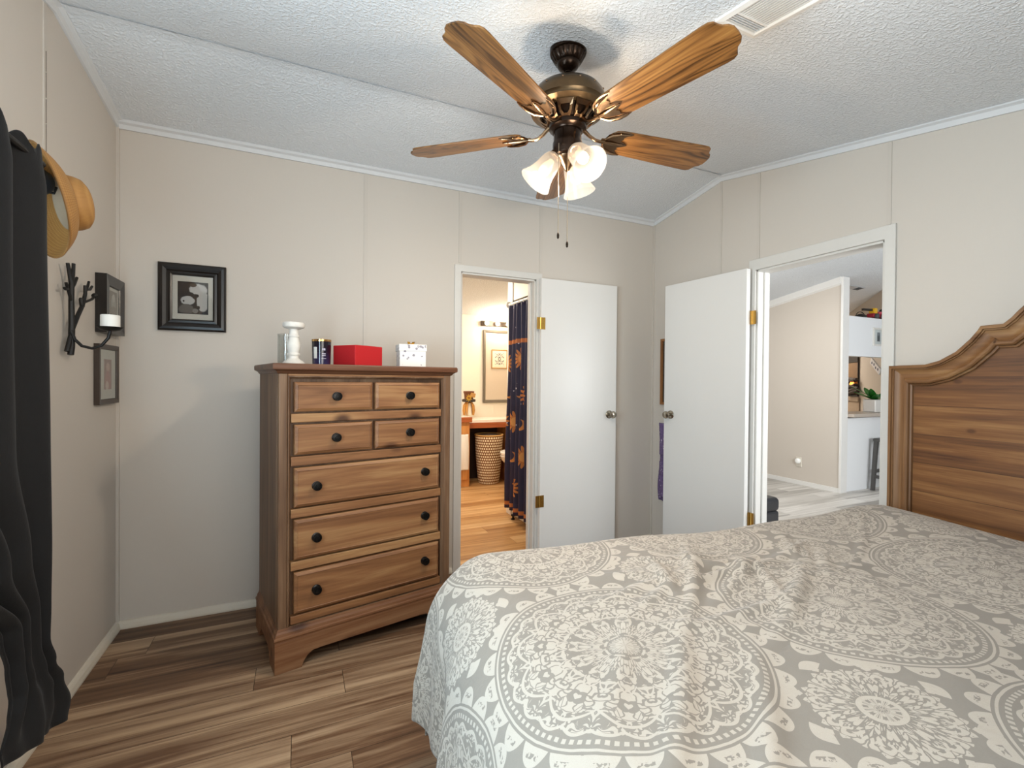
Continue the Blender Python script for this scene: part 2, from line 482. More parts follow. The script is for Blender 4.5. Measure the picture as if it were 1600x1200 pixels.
# door leaves, each with hinges and a round knob (hinge on local origin, leaf along +X, thickness +Y)
def door(name, loc, rotz, w, h, kz, label, knob_sides):
    o = struct(MB().box(.004, w, 0, .034, .012, h).build(name, M_door, bevel=.002), label, 'door')
    o.location = loc; o.rotation_euler = (0, 0, rotz)
    for z in (.40, 1.60):
        hb = MB().tube([(-.004, -.004, z-.04), (-.004, -.004, z+.04)], .0055, 10)
        hb.box(.0, .034, -.0025, .0, z-.04, z+.04); hb.box(-.03, -.004, -.006, -.003, z-.04, z+.04)
        for dz in (-.03, 0, .03): hb.lathe([(.004, 0), (.003, .0015)], 8, align((0, -1, 0), (.018, -.0025, z+dz)))
        hb.build('hinge', M_brass, o)
    prof = [(.029, 0), (.029, .004), (.024, .007), (.010, .010), (.009, .026), (.016, .030), (.024, .040), (.026, .050), (.022, .058), (.010, .062), (.0005, .0625)]
    for sd in knob_sides:
        d = (0, -1, 0) if sd < 0 else (0, 1, 0)
        MB().lathe(prof, 28, align(d, (w-.062, 0 if sd < 0 else .034, kz))).build('door_knob', M_nickel, o, smooth=True)
    return o
door('door_1', (BD1+.012, -.052, 0), math.radians(0), .625, 1.905, .975, 'white slab bathroom door swung open flat against the back wall', (-1,))
door('door_2', (-.040, RD1+.006, 0), math.radians(90+4.5), .630, 1.890, .985, 'white slab bedroom door swung open near the right wall', (1, -1))

# ------------------------------------------------------------------ chest of drawers
WC = ('#5a371f', '#865b39', '#a98156')
def dresser():
    t = thing('chest_of_drawers', 'tall brown pine chest of drawers with black knobs against the back wall', 'dresser', (-2.567, -.709, 0), .2146)
    wv = wood('pine upright', ('#4b3323', '#6f523b', '#8c7056'), 2, .8, .5, .45)
    wh = wood('pine lengthwise', WC, 0, .8, .5, .75)
    wt = wood('pine top', ('#46291a', '#613d28', '#7b5540'), 0, .8, .42, .4)
    wp = wood('pine plinth', ('#55341e', '#764d31', '#95704f'), 0, .8, .5, .8)
    kn = plain('black knob', '#121110', .3, .4)
    Wd, D, H = .829, .474, 1.279
    mb = MB(); mb.box(.013, .816, .046, D, .05, 1.25)
    mb.build('carcass', wv, t, bevel=.002)
    # corner posts, inner moulding and rails of the face frame
    for x0, x1 in ((.013, .050), (.779, .816)):
        MB().box(x0, x1, .013, .04, .16, 1.25).build('corner_post', wv, t, bevel=.007, segs=3)
    MB().box(.050, .779, .014, .04, 1.228, 1.25).build('rail', wh, t, bevel=.002)
    m = MB()
    m.frame(.050, .779, .165, 1.228, [(0, 0), (0, .032), (.004, .032), (.0115, .018), (.0115, 0)], 'xz', .046)
    m.build('face_moulding', wv, t)
    for z0, z1 in ((1.029, 1.070), (.846, .889), (.626, .668), (.404, .446), (.178, .217)):
        MB().box(.063, .766, .020, .05, z0+.002, z1-.002).build('rail', wh, t, bevel=.003)
    # plinth: bracket feet with an arched apron, stepped cap moulding
    p = MB()
    ar = [(0, 0), (.105, 0), (.112, .022), (.128, .044), (.150, .058), (.185, .060)]
    p.prism(ar+[(Wd-a, b) for a, b in reversed(ar)]+[(Wd, .128), (0, .128)], 0, .022, 'xz')
    for x0, x1 in ((0, .022), (Wd-.022, Wd)):
        p.prism([(.022, 0), (.11, 0), (.13, .04), (.16, .055), (D-.14, .055), (D-.12, .03), (D-.10, 0), (D, 0), (D, .128), (.022, .128)], x0, x1, 'yz')
    p.build('plinth', wp, t, bevel=.002)
    cp = MB(); pr = [(0, .128), (.0, .134), (-.003, .140), (-.002, .147), (.003, .150), (.005, .160), (.010, .168), (.013, .178)]
    for o_, z in pr: cp.v += [(o_, D, z), (o_, o_, z), (Wd-o_, o_, z), (Wd-o_, D, z)]
    for j in range(len(pr)-1):
        for k in range(3): cp.f.append((j*4+k, j*4+k+1, j*4+k+5, j*4+k+4))
    cp.build('plinth_moulding', wp, t)
    tp = MB(); pr = [(.013, 1.236), (.008, 1.240), (.004, 1.247), (-.004, 1.252), (-.011, 1.255), (-.012, 1.262), (-.012, 1.273), (-.009, 1.279)]
    for o_, z in pr: tp.v += [(o_, D, z), (o_, o_, z), (Wd-o_, o_, z), (Wd-o_, D, z)]
    n = len(pr)
    for j in range(n-1):
        for k in range(4): k2 = (k+1) % 4; tp.f.append((j*4+k, j*4+k2, j*4+k2+4, j*4+k+4))
    tp.f += [(3, 2, 1, 0), tuple(4*(n-1)+k for k in range(4))]
    tp.build('top', wt, t)
    rows = [(1.074, 1.204, ((.074, .409), (.421, .755)), ((.246, 1.140), (.590, 1.139))),
            (.892, 1.024, ((.074, .409), (.421, .755)), ((.244, .960), (.591, .962))),
            (.671, .842, ((.074, .755),), ((.163, .757), (.671, .762))),
            (.449, .623, ((.074, .755),), ((.163, .536), (.672, .544))),
            (.221, .400, ((.074, .755),), ((.164, .311), (.673, .320)))]
    for z0, z1, xs, ks in rows:
        z0 += .0025; z1 -= .0025
        for x0, x1 in xs:
            x0 += .0015; x1 -= .0015
            d = MB(); b = .013
            q = [(0, .046), (0, .019), (.003, .016), (b, .0105), (b+.002, .0125)]
            for ins, y in q: d.v += [(x0+ins, y, z0+ins), (x1-ins, y, z0+ins), (x1-ins, y, z1-ins), (x0+ins, y, z1-ins)]
            for j in range(len(q)-1):
                for k in range(4): k2 = (k+1) % 4; d.f.append((j*4+k, j*4+k2, j*4+k2+4, j*4+k+4))
            d.f += [(3, 2, 1, 0), tuple(4*(len(q)-1)+k for k in range(4))]
            dr = d.build('drawer', wh, t)
            for kx, kz in ks:
                if x0 < kx < x1:
                    MB().lathe([(.019, 0), (.0195, .003), (.014, .005), (.010, .007), (.009, .012), (.015, .015), (.019, .019), (.0185, .023), (.014, .0235), (.013, .0215), (.009, .022), (.008, .0245), (.0003, .025)],
                               24, align((0, -1, 0), (kx, .0128, kz))).build('knob', kn, dr, smooth=True)
dresser()
def on_dresser(x, y): 
    c, s = math.cos(.2146), math.sin(.2146)
    return (-2.567+c*x-s*y, -.709+s*x+c*y, 1.279)

M_whitewash = plain('whitewashed wood', '#e4e0d8', .6, var=.10, vscale=60, bmp=.2)
o = MB().lathe([(.047, 0), (.048, .010), (.040, .018), (.030, .024), (.024, .030), (.024, .042), (.027, .046), (.027, .052), (.024, .056), (.024, .062), (.030, .080), (.029, .098), (.023, .118), (.021, .128),
                (.024, .132), (.024, .137), (.020, .142), (.019, .160), (.021, .166), (.036, .170), (.045, .175), (.047, .181), (.047, .192), (.044, .197), (.038, .196), (.0005, .195)], 40).build('candle_holder', M_whitewash, smooth=True, loc=on_dresser(.121, .26))
tag(o, 'white turned wooden candle holder at the left end of the tall chest', 'candle holder')
o = MB().lathe([(.040, 0), (.042, .004), (.042, .15), (.0395, .15), (.0395, .006), (.0005, .006)], 36).build('glass_jar', M_glass, smooth=True, loc=on_dresser(.112, .36))
tag(o, 'plain clear glass jar standing behind the white candle holder', 'jar')

def candle_jar():
    t = thing('candle_jar', 'dark purple glass candle jar with a gold rim beside the red box', 'candle', on_dresser(.235, .22))
    m, nt, b = new_mat('purple jar glass'); x, y, z = coords(nt)
    nt.links.new(ramp(nt, z*8.0, [(.1, '#2e2a4c'), (.5, '#1d1526'), (.95, '#15111a')]), b.inputs['Base Color']); setp(b, Roughness=.12)
    MB().lathe([(.036, 0), (.040, .004), (.043, .112), (.040, .112), (.037, .02), (.0005, .02)], 36).build('jar', m, t, smooth=True)
    MB().lathe([(.0434, .112), (.0438, .114), (.0436, .122), (.0415, .122), (.0405, .112)], 36, cap=False).build('rim', plain('gold rim', '#cfa86a', .18, 1.0), t, smooth=True)
    lab = MB(); a0 = -PI/2-.2146
    def patch(c, wdt, z0, z1, r0):
        q = MB(); n = 8
        q.grid(lambda u, v: ((r0+.0275*v*(z1-z0))*math.cos(c+wdt*(u-.5)), (r0+.0275*v*(z1-z0))*math.sin(c+wdt*(u-.5)), z0+v*(z1-z0)), n, 2); return q
    patch(a0-.52, .42, .032, .085, .0415).build('label', plain('paper label', '#d9d6cf', .7), t)
    pr = plain('pale print', '#b9b4c4', .5)
    for z0, z1, w_ in ((.088, .092, .5), (.070, .080, .34), (.052, .056, .40), (.044, .047, .40), (.030, .033, .5)):
        patch(a0+.42, w_, z0, z1, .0418).build('print', pr, t)
candle_jar()

o = MB().box(-.088, .088, -.075, .075, 0, .098).build('gift_box', plain('red felt', '#b40e16', .75, var=.10, vscale=200, bmp=.2), bevel=.004, loc=on_dresser(.402, .20))
o.rotation_euler = (0, 0, math.radians(37)); tag(o, 'flat bright red box on the tall chest of drawers', 'box')
def white_box():
    t = thing('gift_box', 'small white patterned gift box with a gold bow on its lid', 'box', on_dresser(.690, .22), .2146+math.radians(-14))
    m, nt, b = new_mat('white box paper'); p = objpos(nt)
    v = voro(nt, p, 38); n = noise(nt, p, 90, 2)
    nt.links.new(mix(nt, (1-v.smooth(.20, .32))*n.gt(.44), '#e8e5e0', '#8f8a93'), b.inputs['Base Color']); setp(b, Roughness=.6)
    MB().box(-.068, .068, -.055, .055, 0, .092).build('box_body', m, t, bevel=.002)
    MB().box(-.072, .072, -.059, .059, .085, .120).build('lid', m, t, bevel=.002)
    bw = MB(); g = plain('gold bow', '#b98a35', .3, .9)
    for sx in (-1, 1): bw.tube([(0, 0, .121), (sx*.010, 0, .134), (sx*.017, 0, .136), (sx*.014, .003, .127), (0, 0, .123)], [.002, .004, .004, .004, .002], 8)
    bw.sphere((0, 0, .125), .005, 8); bw.build('bow', g, t, smooth=True)
white_box()

# ------------------------------------------------------------------ bed, headboard, comforter
BED_LOC, BED_ROT = (-.09, -1.64, 0), math.radians(174)
def bed():
    t = thing('bed', 'wide bed with an arched pine headboard on the right wall', 'bed', BED_LOC, BED_ROT)
    wf = wood('headboard frame pine', ('#57371f', '#7f5937', '#a27d52'), 1, .8, .45, .55)
    wfz = wood('headboard stile pine', ('#57391f', '#7c5839', '#9c7854'), 2, .8, .45, .6)
    half = [(0, .12), (0, 1.295), (.07, 1.296), (.14, 1.297), (.19, 1.312), (.245, 1.345), (.29, 1.392), (.312, 1.422), (.322, 1.440), (.388, 1.441), (.41, 1.461), (.43, 1.486), (.47, 1.528), (.55, 1.575), (.68, 1.612), (.82, 1.622)]
    pts = half+[(1.64-a, b) for a, b in reversed(half[:-1])]
    n = len(pts)
    def off(d):
        out = []
        for i, p in enumerate(pts):
            p = Vector(p)
            a = (p-Vector(pts[i-1])).normalized() if i > 0 else None
            b = (Vector(pts[i+1])-p).normalized() if i < n-1 else None
            na = Vector((a.y, -a.x)) if a else None; nb = Vector((b.y, -b.x)) if b else None
            if na is None: q = p+nb*d
            elif nb is None: q = p+na*d
            else:
                m = (na+nb).normalized(); q = p+m*(d/max(.5, m.dot(na)))
            out.append(q)
        return out
    # moulded frame: outer bead, cove, inner bead; faces towards +x (the mattress)
    prof = [(0, -.050), (0, .006), (.003, .010), (.013, .010), (.014, .002), (.018, .002), (.019, -.003), (.028, -.009), (.040, -.011), (.052, -.008), (.060, .0), (.061, .006), (.066, .010), (.074, .010), (.079, .006), (.081, -.004), (.087, -.006), (.088, -.016)]
    rings = [[(x-.018, q.x-.017, q.y) for q in off(d)] for d, x in prof]
    mt, ms = MB(), MB()
    def piece(mb, i0, i1):
        k = i1-i0+1; o = len(mb.v)
        for r in rings: mb.v += r[i0:i1+1]
        for j in range(len(rings)-1):
            for i in range(k-1): mb.f.append((o+j*k+i, o+j*k+i+1, o+(j+1)*k+i+1, o+(j+1)*k+i))
    hb = MB().prism([(-.017+.02, .12)]+[(q.x-.017, q.y) for q in off(.02)[1:-1]]+[(1.64-.017-.02, .12)], -.068, -.034, 'yz')
    m, nt, b = new_mat('headboard planks'); x, y, z = coords(nt)
    row = ((z-.879)/.122).floor(); rr = white(nt, vec(nt, row, 2.0, 7.0))
    fig = noise(nt, vec(nt, y*1.1+rr*20, z*17+rr*9, 0.0), 1.0, 5, .6, .7); fine = noise(nt, vec(nt, y*4, z*150, 1.0), 1.0, 3)
    f = fig*.74+fine*.22+(rr-.5)*.16
    c = ramp(nt, f, [(.32, '#4e2f1b'), (.5, '#774e2b'), (.68, '#996f44')])
    k = voro(nt, vec(nt, y*5.5, z*10, 0.0), .9); c = mix(nt, (1-k.smooth(.03, .11))*.7, c, '#40200e')
    gap = ((z-.879)/.122).fract().lt(.022); c = mix(nt, gap*.6, c, '#3a2110')
    nt.links.new(c, b.inputs['Base Color']); setp(b, Roughness=.45); bump(nt, b, fine*.3-gap*1.0, .25, .003)
    hb.build('headboard', m, t)
    hbo = [o for o in COL.objects if o.name.startswith('headboard')][-1]
    piece(mt, 1, n-2); mt.build('headboard_moulding', wf, hbo, smooth=True)
    for i0, i1 in ((0, 1), (n-2, n-1)):
        q = MB(); piece(q, i0, i1); q.build('headboard_stile', wfz, hbo, smooth=True)
    MB().box(.0, 1.93, .06, 1.585, .36, .63).build('mattress', plain('mattress ticking', '#d8d5cf', .8), t, bevel=.04, segs=3)
    MB().box(.0, 1.92, .07, 1.575, .16, .36).build('box_spring', plain('box spring cloth', '#8e8880', .9), t, bevel=.01)
    for x in (.10, 1.80):
        for y in (.14, 1.50): MB().box(x-.03, x+.03, y-.03, y+.03, 0, .165).build('leg', wf, t)
bed()

def comforter_material():
    m, nt, b = new_mat('medallion print cotton')
    t = nt.nodes.new('ShaderNodeUVMap'); sp = nt.nodes.new('ShaderNodeSeparateXYZ'); nt.links.new(t.outputs[0], sp.inputs[0])
    u0, v0 = E(nt, sp.outputs[0]), E(nt, sp.outputs[1])
    wob = noise(nt, vec(nt, u0, v0, 0.0), 14, 2)-.5
    u0 = u0+wob*.006; v0 = v0+wob*.006
    S = .58
    def cell(cu, cv):
        a = ((u0-cu)/S+.5).fract()-.5; c = ((v0-cv)/S+.5).fract()-.5
        a = a*S; c = c*S
        return a, c, (a*a+c*c).sqrt(), c.atan2(a)
    def kal(r, th, n):
        """mirror-folded coordinates of an n-fold rosette"""
        f = ((th*(n/(2*PI))).fract()-.5).abs()*(2*PI/n)
        return r*f.cos(), r*f.sin()
    def rosette(r, th, n, seed, sc, t0):
        kx, ky = kal(r, th, n)
        w1 = noise(nt, vec(nt, kx, ky, seed+4), 38, 1)-.5; w2 = noise(nt, vec(nt, kx, ky, seed+9), 38, 1)-.5
        kx = kx+w1*.045; ky = ky+w2*.045
        v = vec(nt, kx, ky, seed)
        w = vec(nt, r+w1*.02, ((th*(n/(2*PI))).fract()-.5).abs()*.16, seed+2)
        cells = voro(nt, v, sc*1.25, 'DISTANCE_TO_EDGE'); cells2 = voro(nt, w, sc*.8, 'DISTANCE_TO_EDGE')
        leaf = noise(nt, v, sc*.9, 2, .5, 1.0)
        far = r.smooth(.06, .11)
        e = cells*far+cells2*(1-far)
        return e.gt(t0)*leaf.gt(.385)
    a, c, r, th = cell(1.74, .63)
    # large medallion: rosette, bead ring, thin ring, petal border
    inner = rosette(r, th, 12, 3.1, 46, .082)*r.lt(.232)
    core = ((r*(2*PI/.034)).sin()*.5+.5).gt(.55)*r.lt(.040)*((th*8).cos().gt(-.4))
    star = (r-(th*12).cos().abs()*.022-.118).abs().lt(.0032)
    star2 = (r-(th*6).cos().abs()*.03-.185).abs().lt(.0032)
    beads = (r-.2475).abs().lt(.0038)*((th*110).cos().gt(-.1))
    ring = (r-.2605).abs().lt(.0022)
    lobe = (th*14).cos().abs()
    petal = r.gt(.2675)*r.lt(lobe.sqrt()*.046+.252)
    pet_in = (r-.2825).abs().lt(.004)*(lobe.gt(.80))*(noise(nt, vec(nt, a, c, 0.0), 160, 1).gt(.5))
    scal = (r-(lobe*.010+.226)).abs().lt(.003)
    big = (inner.mx(core).mx(star).mx(star2)).mx(beads).mx(ring).mx(petal-pet_in).mx(scal)
    # small snowflake medallion between them
    a2, c2, r2, th2 = cell(1.74+S/2, .63+S/2)
    edge = (th2*8).cos()*.014+(th2*16).cos()*.007+.112
    sm = rosette(r2, th2, 8, 8.7, 52, .085)*r2.lt(edge)
    smp = (r2-.128).abs().lt((th2*8).cos().mx(0.0)*.014)
    smc = (r2-.03).abs().lt(.004)
    ink = big.mx(sm).mx(smp).mx(smc).clamp()
    weave = noise(nt, vec(nt, u0*700, v0*700, 0.0), 1.0, 1)
    broad = noise(nt, vec(nt, u0, v0, 3.0), 5, 2)
    base = mix(nt, broad*.6+weave*.4, '#7a7268', '#8a8278')
    cream = mix(nt, weave, '#a89d90', '#b7ada0')
    nt.links.new(mix(nt, ink*.93, base, cream), b.inputs['Base Color'])
    setp(b, Roughness=.8); b.inputs['Specular IOR Level'].default_value = .2
    try: b.inputs['Sheen Weight'].default_value = .15
    except KeyError: pass
    n1 = noise(nt, vec(nt, u0, v0, 1.0), 22, 3, .6, .4)
    bump(nt, b, n1*.8+weave*.05, .35, .010)
    return m
def comforter():
    UE, VE, V1 = 1.845, .085, 1.56
    RU, RV, ZT = .195, .11, .682
    OF, OS = .56, .41
    rnd = random.Random(3)
    ridges = [(rnd.uniform(.6, 1.7), rnd.uniform(.30, .62), rnd.uniform(-.5, 1.1), rnd.uniform(.10, .26), rnd.uniform(.010, .018), rnd.uniform(.004, .013)) for _ in range(26)]
    ridges += [(1.74, .80, .85, .20, .020, .019), (1.66, .90, .80, .22, .018, .015), (1.78, .68, .9, .16, .02, .010), (1.46, .37, 1.2, .10, .016, .016), (1.20, .38, .9, .10, .018, .014), (1.33, .36, .2, .14, .018, .010), (1.30, .27, .0, .16, .016, .007), (1.05, .36, .3, .18, .018, .010)]
    def wrinkle(s, t):
        z = .006*math.sin(5.1*s+1.3*t)+.006*math.sin(3.3*t-2.1*s+1)+.004*math.sin(11*s-7*t)
        for (cs, ct, an, L, w, h) in ridges:
            ds, dt = s-cs, t-ct
            a = ds*math.cos(an)+dt*math.sin(an); q = -ds*math.sin(an)+dt*math.cos(an)+.25*a*a
            if abs(a) < 2*L and abs(q) < 4*w: z += .8*h*math.exp(-(a/L)**2-(q/w)**2)
        return z
    def hump(s, t):   # rise over the pillows' end of the mattress
        return .018*math.exp(-((s-.30)/.16)**2)*math.exp(-((t-.10)/.5)**2) - .035*max(0, 1-s/.16)
    def P(s, t):
        du = max(0, s-UE); dv = max(0, VE-t); dn = max(0, t-V1)
        side = dv if dv > 0 else dn
        sg = -1 if dv > 0 else 1
        x, y = min(s, UE), min(max(t, VE), V1)
        r = math.hypot(du, side)
        if r < 1e-6: return (x, y, ZT+wrinkle(s, t)+hump(s, t))
        cu, cv = du/r, side/r
        R = RU*cu+RV*cv if cu+cv == 0 else (RU*cu*cu+RV*cv*cv)
        q = R*PI/2
        if r < q: out, dn_ = R*math.sin(r/R), R*(1-math.cos(r/R))
        else: out, dn_ = R+(r-q)*.05, R+(r-q)
        dr = min(1, dn_/.35)
        # hanging folds, deepest at the hem, and a flap standing out at the corner
        wv = .024*math.sin(t*2*PI/.40+.6)+.012*math.sin(t*2*PI/.17) if cu > cv else .02*math.sin(s*2*PI/.33+1)
        corner = (4*cu*cu*cv*cv)
        wv = wv*(1-corner)+.055*corner
        pinch = math.exp(-((math.atan2(side, du)-.42)/.16)**2) if du > 0 and side > 0 else 0
        out += wv*dr*dr-.055*pinch*dr
        k = wrinkle(s, t)*max(0, 1-dn_/.12)+hump(s, t)*max(0, 1-r/.1)
        return (x+out*cu, y+sg*out*cv, ZT-dn_+k)
    S0, S1, T0, T1 = .035, UE+OF, VE-OS, V1+OS
    nu, nv = 330, 300
    mb = MB(); mb.grid(lambda a, b: P(S0+(S1-S0)*a, T0+(T1-T0)*b), nu, nv)
    mb.uv = [(S0+(S1-S0)*i/(nu-1), T0+(T1-T0)*j/(nv-1)) for j in range(nv) for i in range(nu)]
    o = mb.build('comforter', comforter_material(), smooth=True, solid=.012)
    o.location = BED_LOC; o.rotation_euler = (0, 0, BED_ROT)
    tag(o, 'grey comforter with cream medallion print spread over the bed', 'comforter')
comforter()

# ------------------------------------------------------------------ ceiling fan
def fan():
    FX, FY = -1.602, -1.371; ZC = ceil_z(FY)
    t = thing('ceiling_fan', 'five blade ceiling fan with oak blades and lit glass shades', 'ceiling fan', (FX, FY, ZC))
    br = plain('antique brass', '#5f4e39', .28, .9, var=.25, vscale=40)
    bd = plain('dark bronze', '#2c2018', .25, .85, var=.3, vscale=50)
    br2 = plain('polished antique brass', '#8f745a', .18, 1.0, var=.25, vscale=40)
    oak = wood('oak blade', ('#42280f', '#80562b', '#a47b45'), 0, 1.1, .32, 0, .75, lining=.13)
    def Z(px): return 2.426-(px-62)*.0023-ZC
    flute = lambda a, z: 1+.035*math.cos(24*a) if -.046 < z < -.017 else 1
    MB().lathe([(.066, .016), (.066, -.010), (.064, -.015), (.059, -.018), (.054, -.030), (.046, -.044), (.041, -.047), (.041, -.052), (.035, -.063), (.023, -.073), (.012, -.077), (.0115, -.079)], 72, wave=flute).build('canopy', bd, t, smooth=True)
    MB().lathe([(.0085, -.07), (.0085, Z(134))], 16).build('downrod', bd, t, smooth=True)
    m = MB().lathe([(.010, Z(127)), (.065, Z(129)), (.098, Z(133)), (.118, Z(138)), (.131, Z(146)), (.137, Z(155)), (.138, Z(162)), (.132, Z(166)), (.132, Z(168)), (.116, Z(170)), (.100, Z(172)), (.0005, Z(172))], 64)
    mo = m.build('motor_housing', br, t, smooth=True)
    for k in range(14):
        a = 2*PI*k/14; MB().sphere((.130*math.cos(a), .130*math.sin(a), Z(145.5)), .0038, 5).build('stud', br2, mo, smooth=True)
    MB().lathe([(.094, Z(171)), (.094, Z(173)), (.084, Z(178)), (.070, Z(184)), (.060, Z(189)), (.0005, Z(189))], 48).build('lower_housing', bd, t, smooth=True)
    # pierced brass petals around the lower housing
    for k in range(10):
        a = 2*PI*(k+.5)/10
        Mx = Matrix.Rotation(a, 4, 'Z')
        q = MB(); r0 = (.106, Z(171)); r1 = (.064, Z(188)); w0, w1 = .029, .017
        def pt(s, w): return (r0[0]+(r1[0]-r0[0])*s+.005*math.sin(PI*s), w, r0[1]+(r1[1]-r0[1])*s-.003*math.sin(PI*s))
        out = [(0, -1), (0, 1), (.35, 1), (.7, .98), (1, .8), (1, -.8), (.7, -.98), (.35, -1)]
        inn = [(.30, -.55), (.30, .55), (.42, .66), (.62, .62), (.80, .32), (.80, -.32), (.62, -.62), (.42, -.66)]
        n = len(out)
        vs = [pt(s, w*(w0+(w1-w0)*s)) for s, w in out]+[pt(s, w*(w0+(w1-w0)*s)) for s, w in inn]
        q.add(vs, [(i, (i+1) % n, n+(i+1) % n, n+i) for i in range(n)], Mx)
        sl = [(.10, -.5), (.10, .5), (.20, .5), (.20, -.5)]
        q.build('vent_petal', br2, t, solid=.004)
    MB().lathe([(.066, Z(186)), (.068, Z(189)), (.066, Z(194)), (.056, Z(197)), (.054, Z(199))], 40).build('flywheel', bd, t, smooth=True)
    MB().lathe([(.050, Z(194)), (.050, Z(214)), (.053, Z(216)), (.053, Z(232)), (.050, Z(236)), (.040, Z(239)), (.0005, Z(239))], 40).build('switch_housing', bd, t, smooth=True)
    zb = 2.11-ZC
    outl = [(.163, .020), (.168, .040), (.180, .052), (.205, .058), (.40, .066), (.555, .072), (.575, .071), (.588, .064), (.593, .052), (.600, .041), (.612, .033), (.620, .020), (.6215, 0)]
    blade = outl+[(a, -b) for a, b in reversed(outl[:-1])]
    ir = [(.136, .010), (.148, .012), (.154, .034), (.168, .050), (.192, .060), (.220, .061), (.244, .056), (.228, .048), (.214, .036), (.218, .026), (.211, .016), (.232, .010), (.246, 0)]
    iron = ir+[(a, -b) for a, b in reversed(ir[:-1])]
    for k in range(5):
        a = math.radians(67+72*k)
        Mz = Matrix.Rotation(a, 4, 'Z'); Mt = Mz @ Matrix.Translation((0, 0, zb)) @ Matrix.Rotation(math.radians(-12), 4, 'X')
        b = MB().prism(blade, 0, .006, 'xy').build('blade', oak, t, bevel=.0015)
        b.matrix_local = Mt
        h = MB(); h.prism(iron, -.0045, -.0005, 'xy'); 
        for sy in (-1, 1): h.tube([(.148, sy*.012, -.005), (.166, sy*.036, -.0065), (.196, sy*.048, -.0065), (.234, sy*.053, -.005)], [.0035, .005, .005, .002], 8)
        h.tube([(.143, 0, -.005), (.18, 0, -.007), (.238, 0, -.005)], [.004, .006, .002], 8)
        for px_, py_ in ((.193, .05), (.193, -.05), (.223, 0)): h.sphere((px_, py_, -.006), .004, 6, (1, 1, .6))
        Rt = Matrix.Rotation(math.radians(12), 4, 'X')
        ar = [(.058, 0, .030), (.072, 0, .022), (.090, 0, .006), (.112, 0, -.006), (.130, 0, -.008), (.150, 0, -.005)]
        h.tube(ar, [.009, .008, .0065, .006, .006, .007], 10)
        hi = h.build('blade_iron', br2, t, smooth=True); hi.matrix_local = Mt
    # light kit
    MB().lathe([(.040, Z(236)), (.042, Z(239)), (.036, Z(243)), (.026, Z(247)), (.016, Z(252)), (.008, Z(258)), (.0005, Z(261))], 36).build('light_fitter', br2, t, smooth=True)
    gm, nt, b = new_mat('frosted shade glass'); nt.nodes.remove(b)
    tp = nt.nodes.new('ShaderNodeBsdfTransparent'); tp.inputs[0].default_value = (1, .96, .9, 1)
    di = nt.nodes.new('ShaderNodeBsdfPrincipled'); di.inputs['Base Color'].default_value = (.013, .012, .010, 1); di.inputs['Roughness'].default_value = .2
    _x, _y, gz = coords(nt)
    glow = (Z(236)-gz).smooth(.0, .125)
    em = nt.nodes.new('ShaderNodeEmission'); nt.links.new(mix(nt, glow, (1, .80, .60, 1), (1, .90, .76, 1)), em.inputs[0])
    nt.links.new((glow*.30+.30).s, em.inputs[1])
    m2 = nt.nodes.new('ShaderNodeMixShader'); m2.inputs[0].default_value = .5; nt.links.new(di.outputs[0], m2.inputs[1]); nt.links.new(tp.outputs[0], m2.inputs[2])
    ad = nt.nodes.new('ShaderNodeAddShader'); nt.links.new(m2.outputs[0], ad.inputs[0]); nt.links.new(em.outputs[0], ad.inputs[1])
    nt.links.new(ad.outputs[0], nt.nodes['Material Output'].inputs[0])
    for az, tilt in ((155.6, 38), (35.6, 40), (-84.4, 46)):
        a = math.radians(az); tl_ = math.radians(tilt)
        d = Vector((math.cos(a)*math.sin(tl_), math.sin(a)*math.sin(tl_), -math.cos(tl_)))
        base = Vector((.030*math.cos(a), .030*math.sin(a), Z(229)))
        arm = MB().tube([(.02*math.cos(a), .02*math.sin(a), Z(231)), base+d*.012], .010, 12)
        arm.lathe([(.012, 0), (.024, .008), (.026, .022), (.022, .024), (.0005, .024)], 24, align(d, base+d*.006))
        am = arm.build('lamp_holder', br2, t, smooth=True)
        MB().lathe([(.023, 0), (.030, .008), (.036, .022), (.039, .040), (.041, .060), (.045, .080), (.051, .098), (.058, .112), (.062, .120), (.0605, .122), (.056, .113), (.049, .098), (.043, .080), (.0385, .060), (.0365, .040), (.033, .022), (.028, .010)], 40, align(d, base+d*.018), cap=False).build('lamp_shade', gm, am, smooth=True)
        bp = base+d*.075
        bu = MB().lathe([(.010, -.035), (.012, -.026), (.018, -.012), (.021, .004), (.018, .018), (.010, .026), (.0005, .028)], 20, align(d, bp)).build('bulb', emis('warm bulb', '#ffe2b8', 1.6), am, smooth=True)
        bu.visible_shadow = True
        l = bpy.data.lights.new('fan_lamp_light', 'POINT'); l.energy = LAMP_W; l.color = (1, .87, .72); l.shadow_soft_size = .03
        lo = bpy.data.objects.new('fan_lamp_light', l); COL.objects.link(lo); lo.parent = am; lo.location = base+d*.112
    # pull chains
    ch = plain('pull chain', '#b9a88e', .25, 1.0)
    for (dx, dy, z1) in ((-.048, -.022, 1.728), (-.018, -.034, 1.698)):
        q = MB(); z0 = Z(224); n = 60
        q.tube([(dx, dy, z0), (dx, dy, z1-ZC)], .0011, 6)
        c = q.build('pull_chain', ch, t)
        MB().lathe([(.001, .012), (.0035, .008), (.0045, 0), (.0035, -.008), (.0005, -.011)], 12, Matrix.Translation((dx, dy, z1-ZC))).build('chain_fob', bd, c, smooth=True)
fan()

